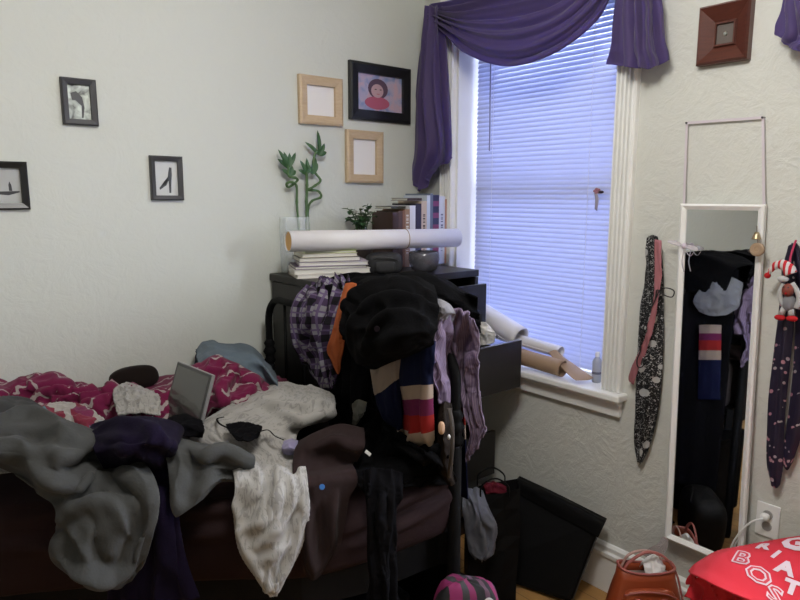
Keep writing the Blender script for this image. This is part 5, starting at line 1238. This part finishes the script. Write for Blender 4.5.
# ------------------------------------------------------------------ bags on the floor
# black portfolio case leaning on the wall
TL, TR = X(523, 486, -.075), X(604, 520, -.055); BR = Z(573, 601, .003)
wv = TL-TR; BLp = BR + Vector((wv.x, wv.y, 0))*1.02; BLp.x = -.30
TL.z = TR.z+.012
t = thing('portfolio_case', (BR+BLp)/2, 'flat black carrying case leaning against the wall under the window', 'bag')
nr = (TR-BR).cross(BLp-BR).normalized()
if nr.dot(CAM-BR) < 0: nr = -nr
M_case = flat('black_ripstop', (.005, .005, .0055), .6, bump=.2, spec=.12)
MB().prism([BLp, BR, TR, TL], nr*.045).build('body', M_case, t, bevel=.018)
MB().prism([BR+nr*.012+(BR-BLp).normalized()*.0012, TR+nr*.012+(BR-BLp).normalized()*.0012, TR+nr*.034+(BR-BLp).normalized()*.0012, BR+nr*.034+(BR-BLp).normalized()*.0012], (BR-BLp).normalized()*.002).build('side_gusset', flat('grey_black_webbing', (.03, .03, .031), .5), t)
e1 = (TR-TL).normalized(); dn = (BR-TR).normalized()
rows = [[TL-e1*.02+Vector((-.0, 0, .035)), TL.lerp(TR, .33)+Vector((0, 0, .030)), TL.lerp(TR, .66)+Vector((0, 0, .022)), TR+e1*.012+Vector((0, 0, .012))],
        [TL-e1*.01+nr*.055+Vector((0, 0, .02)), TL.lerp(TR, .33)+nr*.06+Vector((0, 0, .018)), TL.lerp(TR, .66)+nr*.06+Vector((0, 0, .014)), TR+e1*.016+nr*.055],
        [TL+nr*.058+dn*.03, TL.lerp(TR, .33)+nr*.06+dn*.04, TL.lerp(TR, .66)+nr*.06+dn*.05, TR+e1*.012+nr*.055+dn*.06]]
cloth('flap', rows, M_case, 24, 40, t, .004, ex=.03, ey=.03, amp=.008, steps=15, seed=64)
for f in (.30, .52): 
    p = TL.lerp(TR, f)+nr*.047+dn*.10; MB().tube([p, p+dn*.07], .004, 6, flat=.4).build('stitched_loop', flat('webbing', (.018, .018, .019), .5), t)
RZ = Matrix.Rotation(HEAD-PI/2, 4, 'Z')
# black tote
c = Z(490, 596, 0); M = Matrix.Translation(c) @ RZ
t = thing('tote_bag', c, 'tall black shopping bag with grey cloth spilling over its front, beside the bed post', 'bag')
w0, w1, dh, hh = .095, .105, .06, .46
m = MB()
vs = []
for j in range(9):
    f = j/8; ww = w0+(w1-w0)*f; dd = dh*(1-.25*f); z = hh*f
    for a, b in ((-ww, -dd), (-ww*.3, -dd*1.1), (ww*.4, -dd*1.05), (ww, -dd*.9), (ww, dd), (0, dd*1.1), (-ww, dd)):
        vs.append((a+.004*math.sin(7*f+b*50), b+.008*math.sin(9*f+a*40), z+(.02*a/w1 if j == 8 else 0)))
fs = [(j*7+k, j*7+(k+1) % 7, (j+1)*7+(k+1) % 7, (j+1)*7+k) for j in range(8) for k in range(7)] + [tuple(range(6, -1, -1))]
m.add(vs, fs, M).build('body', M_case, t, smooth=False, solid=.003)
for dd in (-.058, .045):
    MB().tube([M @ Vector(p) for p in bez([(-.055, dd, .455), (-.05, dd, .50), (0, dd, .53), (.05, dd, .50), (.055, dd, .455)], 5)], .004, 6, flat=.4).build('handle', M_case, t, smooth=True)
L3 = lambda a, b, z: M @ Vector((a, b, z))
rows = [[L3(-.11, -.02, .46), L3(-.08, -.03, .48), L3(-.04, -.02, .46)], [L3(-.125, -.085, .44), L3(-.08, -.10, .45), L3(-.03, -.085, .43)], [L3(-.12, -.10, .36), L3(-.06, -.115, .36), L3(.005, -.09, .35)], [L3(-.10, -.095, .26), L3(-.05, -.11, .25), L3(.0, -.09, .27)], [L3(-.08, -.085, .22), L3(-.045, -.095, .21), L3(-.01, -.085, .235)]]
put('grey_garment', rows, fabric('cool_grey_jersey', (.15, .155, .18), sheen=0), 'cool grey garment spilling out of the black shopping bag', 'clothing', nv=50, nu=36, pre=lambda S: pleat(S, 1, 1.8, .008, 73, .8), ex=.1, ey=.06, amp=.014, steps=25, seed=65, lift=None)
rows = [[L3(-.04, .03, .45), L3(0, .035, .47), L3(.05, .03, .455)], [L3(-.04, -.01, .485), L3(.0, -.01, .49), L3(.05, -.01, .475)], [L3(-.03, -.04, .46), L3(.0, -.045, .465), L3(.05, -.04, .455)]]
put('red_cloth', rows, fabric('maroon_cotton', (.10, .012, .02), sheen=0), 'maroon cloth poking from the top of the black shopping bag', 'cloth', nv=24, nu=24, ex=.15, ey=.15, amp=.014, steps=20, seed=66, lift=None)
# pink striped duffel
def pinkstripe():
    n = NT('pink_black_grey_stripes'); x, y, z = n.sep(n.obj()); f = n.math('FRACT', n.math('DIVIDE', n.math('ADD', x, n.math('MULTIPLY', z, -.25)), .10))
    return n.done(n.ramp(f, [(0, (.20, .018, .085)), (.25, (.035, .035, .038)), (.40, (.16, .016, .07)), (.55, (.012, .012, .014)), (.75, (.10, .05, .08)), (.85, (.012, .012, .014))], True), .7, 0, 0, .3)
c = D(467, 640, 1.625); c.z = 0; M = Matrix.Translation(c) @ RZ
t = thing('striped_bag', c, 'magenta and black striped bag with a white cord handle in front of the bed post', 'bag')
m = MB(); m.ball((-.004, 0, .282), (.100, .058, .282), 18, p=.5, wob=.012, seed=3); m.v = [M @ v for v in m.v]; m.build('body', pinkstripe(), t, smooth=True)
MB().tube([M @ Vector(p) for p in bez([(.022, -.064, .47), (.028, -.055, .515), (.052, -.04, .535), (.072, -.05, .515), (.080, -.060, .47)], 7)], .0035, 8).build('cord_handle', flat('white_cord_handle', (.42, .40, .40), .6), t, smooth=True)
# purple cloth and shoes behind the bed rail
c = D(426, 584, 2.12); M = Matrix.Translation(c) @ RZ
c.z = .17; M = Matrix.Translation(c) @ RZ
rows = [[M @ Vector(p) for p in r] for r in ([(-.07, .06, .01), (0, .07, .02), (.06, .06, .01)], [(-.06, .02, .07), (0, .03, .12), (.05, .02, .09)], [(-.07, -.05, .05), (0, -.05, .08), (.05, -.04, .06)], [(-.08, -.09, .012), (0, -.10, .012), (.06, -.09, .012)])]
put('purple_cloth', rows, fabric('grey_purple_cotton', (.10, .08, .16), sheen=0), 'grey-purple cloth heap on the floor past the bed, behind the striped bag', 'cloth', nv=30, nu=30, ex=.15, ey=.15, amp=.02, steps=25, seed=67, lift=None)
def shoe(px, py, rot, lb):
    c = Z(px, py, 0); M = Matrix.Translation(c) @ Matrix.Rotation(rot, 4, 'Z')
    t = thing('shoe', c, lb, 'shoe', None)
    out = [(-.125, -.03), (-.13, 0), (-.125, .03), (-.05, .032), (.04, .042), (.10, .036), (.13, 0), (.10, -.036), (.04, -.042), (-.05, -.032)]
    MB().prism([M @ Vector((a, b, 0)) for a, b in out], (0, 0, .018)).build('sole', flat('shoe_sole', (.12, .12, .11), .7), t, bevel=.004)
    rows = []
    for xx, hw, zt in ((-.12, .026, .075), (-.07, .028, .08), (-.02, .032, .07), (.04, .038, .055), (.09, .033, .042), (.12, .015, .03)):
        rows.append([M @ Vector((xx, hw*math.cos(a), .018+(zt-.018)*abs(math.sin(a))**.6)) for a in [PI*k/8 for k in range(9)]])
    S = patch(rows, 24, 30); sheet('upper', S, flat('shoe_canvas', (.07, .075, .065), .85), t, .003)
shoe(412, 612, HEAD+.5, 'grey canvas shoe on the floor below the foot of the bed')
# black boxes added to darken the space under the bed
M_dark_box = flat('underbed_black', (.004, .004, .005), .9, spec=.05, bump=.2)
for k, (x0, x1, y0, y1, z1, lb) in enumerate(((-1.38, -1.07, -1.125, -.45, .43, 'added black box darkening the space under the bed nearest its foot'), (-1.85, -1.42, -.88, -.30, .42, 'added black box darkening the space under the middle of the bed'))):
    t = thing('underbed_dark_box', ((x0+x1)/2, (y0+y1)/2, 0), lb, 'box')
    MB().box((x0, y0, 0), (x1, y1, z1-.03)).build('body', M_dark_box, t, bevel=.01); MB().box((x0-.008, y0-.008, z1-.03), (x1+.008, y1+.008, z1)).build('lid', M_dark_box, t, bevel=.006)

c = Vector((-.80, -1.19, 0)); M = Matrix.Translation(c) @ RZ  # black bag added to hide bright floor reflected at the mirror's bottom
t = thing('dark_filler_bag', c, 'black bag added past the bed post to darken the bottom of the mirror', 'bag')
m = MB(); m.ball((0, 0, .13), (.15, .085, .13), 16, p=.55, wob=.01, seed=9); m.v = [M @ v for v in m.v]; m.build('body', M_case, t, smooth=True)
MB().tube([M @ Vector(p) for p in bez([(-.07, .08, .16), (-.06, .07, .24), (0, .05, .275), (.06, .07, .24), (.07, .08, .16)], 5)], .005, 6, flat=.5).build('handle', M_case, t, smooth=True)
# orange leather handbag
c = D(637, 700, 2.12); c.z = 0; M = Matrix.Translation(c) @ RZ @ Matrix.Diagonal((1.05, 1, 1.13, 1))
t = thing('handbag', c, 'orange-red leather handbag with an open top on the floor below the mirror', 'bag')
M_or = flat('orange_red_leather', (.34, .065, .022), .38, var=.2, bump=.15); M_or2 = flat('pinkish_red_leather', (.36, .10, .085), .4)
m = MB()
prof = []
NN = 28
for j in range(12):
    f = j/11; z = .005+.255*f
    ww = (.118+.012*math.sin(PI*min(1, f*1.1)))*(1-.22*f**2.2); dd = .062*(1-.35*f**1.5)
    if j == 0: ww *= .9; dd *= .85
    for k in range(NN):
        a = 2*PI*k/NN; sg = lambda q: math.copysign(abs(q)**.55, q)
        prof.append((ww*sg(math.cos(a)), dd*sg(math.sin(a)), z + (.012*abs(math.cos(a)) if j == 11 else 0)))
fs = [(j*NN+k, j*NN+(k+1) % NN, (j+1)*NN+(k+1) % NN, (j+1)*NN+k) for j in range(11) for k in range(NN)]+[tuple(range(NN-1, -1, -1))]
m.add(prof, fs, M).build('body', M_or, t, smooth=True, solid=.003)
rim = [M @ Vector(p) for p in prof[-NN:]]
MB().tube([p+Vector((0, 0, .001)) for p in rim], .0045, 8, closed=True).build('rim', M_or2, t, smooth=True)
MB().add([tuple(v) for v in [Vector(p)*1 for p in [(q[0]*.93, q[1]*.9, q[2]-.03) for q in prof[-NN:]]]], [tuple(range(NN))], M).build('lining', flat('pale_lining', (.36, .30, .27), .8), t)
m = MB(); m.ball((0, -.046, .16), (.088, .022, .058), 14, p=.5); m.v = [M @ v for v in m.v]; m.build('front_pocket', M_or, t, smooth=True)
MB().tube([M @ Vector(p) for p in bez([(-.086, -.056, .200), (-.03, -.070, .219), (.04, -.070, .213), (.088, -.056, .19)], 8)], .004, 8, flat=.6).build('piping', M_or2, t, smooth=True)
for a in (-.045, .042): MB().box((a-.010, -.076, .13), (a+.010, -.064, .195), M).build('tab', M_or2, t, bevel=.003)
MB().tube([M @ Vector(p) for p in bez([(-.085, -.02, .24), (-.07, -.02, .285), (-.01, -.02, .325), (.05, -.02, .31), (.095, -.02, .255), (.112, -.035, .19), (.128, -.045, .12), (.135, -.04, .05)], 8)], .0055, 8, flat=.5).build('handle', M_or2, t, smooth=True)
MB().tube([M @ Vector(p) for p in bez([(-.075, .03, .245), (-.05, .03, .29), (.0, .03, .305), (.05, .03, .29), (.075, .03, .245)], 8)], .005, 8, flat=.5).build('handle', flat('pale_pink_leather', (.48, .30, .26), .5), t, smooth=True)
rows = [[M @ Vector(p) for p in r] for r in ([(-.01, .03, .25), (.03, .03, .28), (.065, .02, .25)], [(-.01, .0, .28), (.03, .0, .30), (.065, .0, .27)], [(-.005, -.025, .24), (.03, -.03, .26), (.06, -.02, .24)])]
put('tissue', rows, M_paper, 'white tissue crumpled in the open orange handbag', 'tissue', nv=24, nu=24, ex=.2, ey=.2, amp=.014, steps=25, seed=68, thick=.001, lift=None)

# red shirt with white lettering on a hamper
c = Vector((-.47, -1.86, 0))
t = thing('laundry_hamper', c, 'dark laundry hamper under the red lettered shirt in the lower right', 'hamper')
m = MB(); m.prism([c+Vector((a, b, 0)) for a, b in ((-.08, -.30), (.22, -.30), (.22, .04), (-.08, .04))], (0, 0, .45)); m.build('basket', flat('dark_red_brown_fabric', (.018, .006, .007), .9), t, bevel=.03)
M_red = fabric('red_cotton_jersey', (.56, .030, .042), (.48, .024, .034), 500, .05, bump=.2)
rows = [[D(690, 568, 1.72), D(714, 552, 1.76), D(745, 545, 1.80), D(785, 538, 1.82), D(830, 532, 1.82), D(880, 530, 1.82)],
        [D(689, 572, 1.66), D(716, 556, 1.69), D(750, 550, 1.72), D(790, 544, 1.74), D(836, 540, 1.74), D(890, 540, 1.74)],
        [D(700, 577, 1.58), D(726, 570, 1.60), D(760, 568, 1.62), D(802, 566, 1.63), D(850, 566, 1.63), D(900, 566, 1.63)],
        [D(718, 586, 1.52), D(742, 588, 1.52), D(774, 592, 1.53), D(814, 594, 1.54), D(860, 596, 1.54), D(905, 596, 1.54)],
        [D(742, 596, 1.47), D(762, 606, 1.46), D(790, 616, 1.46), D(826, 622, 1.46), D(866, 624, 1.46), D(905, 626, 1.46)],
        [D(768, 606, 1.44), D(784, 622, 1.42), D(806, 640, 1.41), D(836, 650, 1.41), D(870, 654, 1.41), D(905, 656, 1.41)]]
S0 = patch(rows, 70, 90); S0 = fix_facing(S0)
S1 = crumple(S0, ex=.04, ey=.05, amp=.012, inn=.006, steps=30, seed=69, smooth=3, bend=1.0, fy=3, fx=5)
rs = tag(sheet('red_shirt', S1, M_red, None, .004), 'bright red shirt with white varsity lettering thrown over the hamper', 'shirt')
flip = np.allclose(S0[0, 0], patch(rows, 70, 90)[0, 0]) is False
def surf(u, v, off):
    if flip: u = 1-u
    h, w_ = S1.shape[:2]; x_ = min(max(u, 0), .999)*(w_-1); y_ = min(max(v, 0), .999)*(h-1); i, j = int(x_), int(y_); a, b = x_-i, y_-j
    p = S1[j, i]*(1-a)*(1-b)+S1[j, i+1]*a*(1-b)+S1[j+1, i]*(1-a)*b+S1[j+1, i+1]*a*b
    nn = NRM[j, i]; return Vector(p+nn*off)
NRM = normals(S1)
def letter(ch_, u, v, size, rot, ofs=.055, lift_=.0022, mt=None, par=None):
    cu = bpy.data.curves.new('letter_'+ch_, 'FONT'); cu.body = ch_; cu.size = 1; cu.offset = ofs; cu.resolution_u = 2; cu.align_x = 'CENTER'; cu.align_y = 'CENTER'
    ob = bpy.data.objects.new('tmp', cu); COL.objects.link(ob)
    dg = bpy.context.evaluated_depsgraph_get(); me = bpy.data.meshes.new_from_object(ob.evaluated_get(dg))
    bpy.data.objects.remove(ob)
    bm = bmesh.new(); bm.from_mesh(me)
    for _ in range(3): bmesh.ops.subdivide_edges(bm, edges=[e for e in bm.edges if e.calc_length() > .12], cuts=1); bmesh.ops.triangulate(bm, faces=bm.faces)
    m = MB(); Lu = np.sqrt((np.diff(S1, axis=1)**2).sum(-1)).sum(1).mean(); Lv = np.sqrt((np.diff(S1, axis=0)**2).sum(-1)).sum(0).mean()
    for v_ in bm.verts:
        a = v_.co.x*math.cos(rot)-v_.co.y*math.sin(rot); b = v_.co.x*math.sin(rot)+v_.co.y*math.cos(rot)
        m.v.append(surf(u+a*size/Lu, v-b*size/Lv, lift_))
    m.f = [tuple(q.index for q in f.verts) for f in bm.faces]; bm.free()
    o = m.build('letter' if par is None else 'letter_inlay', mt or M_let, par or rs, label='white letter %s' % ch_ if par is None else None)
    if par is None and ch_ in 'BOS': letter(ch_, u, v, size, rot, -.004, .0030, M_inl, o)
M_inl = flat('red_inlay', (.50, .028, .04), .8)
M_let = flat('cracked_white_print', (.60, .46, .45), .8, var=.25)
def where(px, py):
    d = np.array(tuple(ray(px, py).normalized())); r_ = S1-np.array(tuple(CAM)); al = (r_*d).sum(-1, keepdims=True); e_ = ((r_-al*d)**2).sum(-1)
    j, i = np.unravel_index(e_.argmin(), e_.shape); h_, w_ = e_.shape; u = i/(w_-1); return (1-u if flip else u), j/(h_-1)
for ch_, px, py, sz, ro in (('B', 741, 559, .085, -.62), ('O', 758, 576, .085, -.62), ('S', 774, 595, .085, -.62),
                          ('R', 763, 547, .058, -.6), ('I', 776, 555, .048, -.9), ('A', 785, 569, .062, -.6), ('T', 791, 588, .062, -.6), ('G', 795, 544, .085, -.4)):
    u_, v_ = where(px, py); letter(ch_, u_, v_, sz, ro)
# darker folds of shirt hanging under its edge
rows = [[D(689, 572, 1.70), D(704, 578, 1.64), D(722, 588, 1.58), D(744, 598, 1.53)], [D(686, 584, 1.72), D(702, 592, 1.67), D(722, 602, 1.61), D(742, 612, 1.56)],
        [D(690, 600, 1.72), D(704, 610, 1.67), D(724, 620, 1.61), D(742, 630, 1.56)], [D(694, 630, 1.72), D(708, 640, 1.67), D(726, 650, 1.61), D(742, 660, 1.56)]]
cloth('hanging_side', rows, M_red, 50, 50, rs, .004, pre=lambda S: pleat(S, 1, 2.6, .012, 74, .8), ex=.1, ey=.06, amp=.016, steps=30, seed=70)
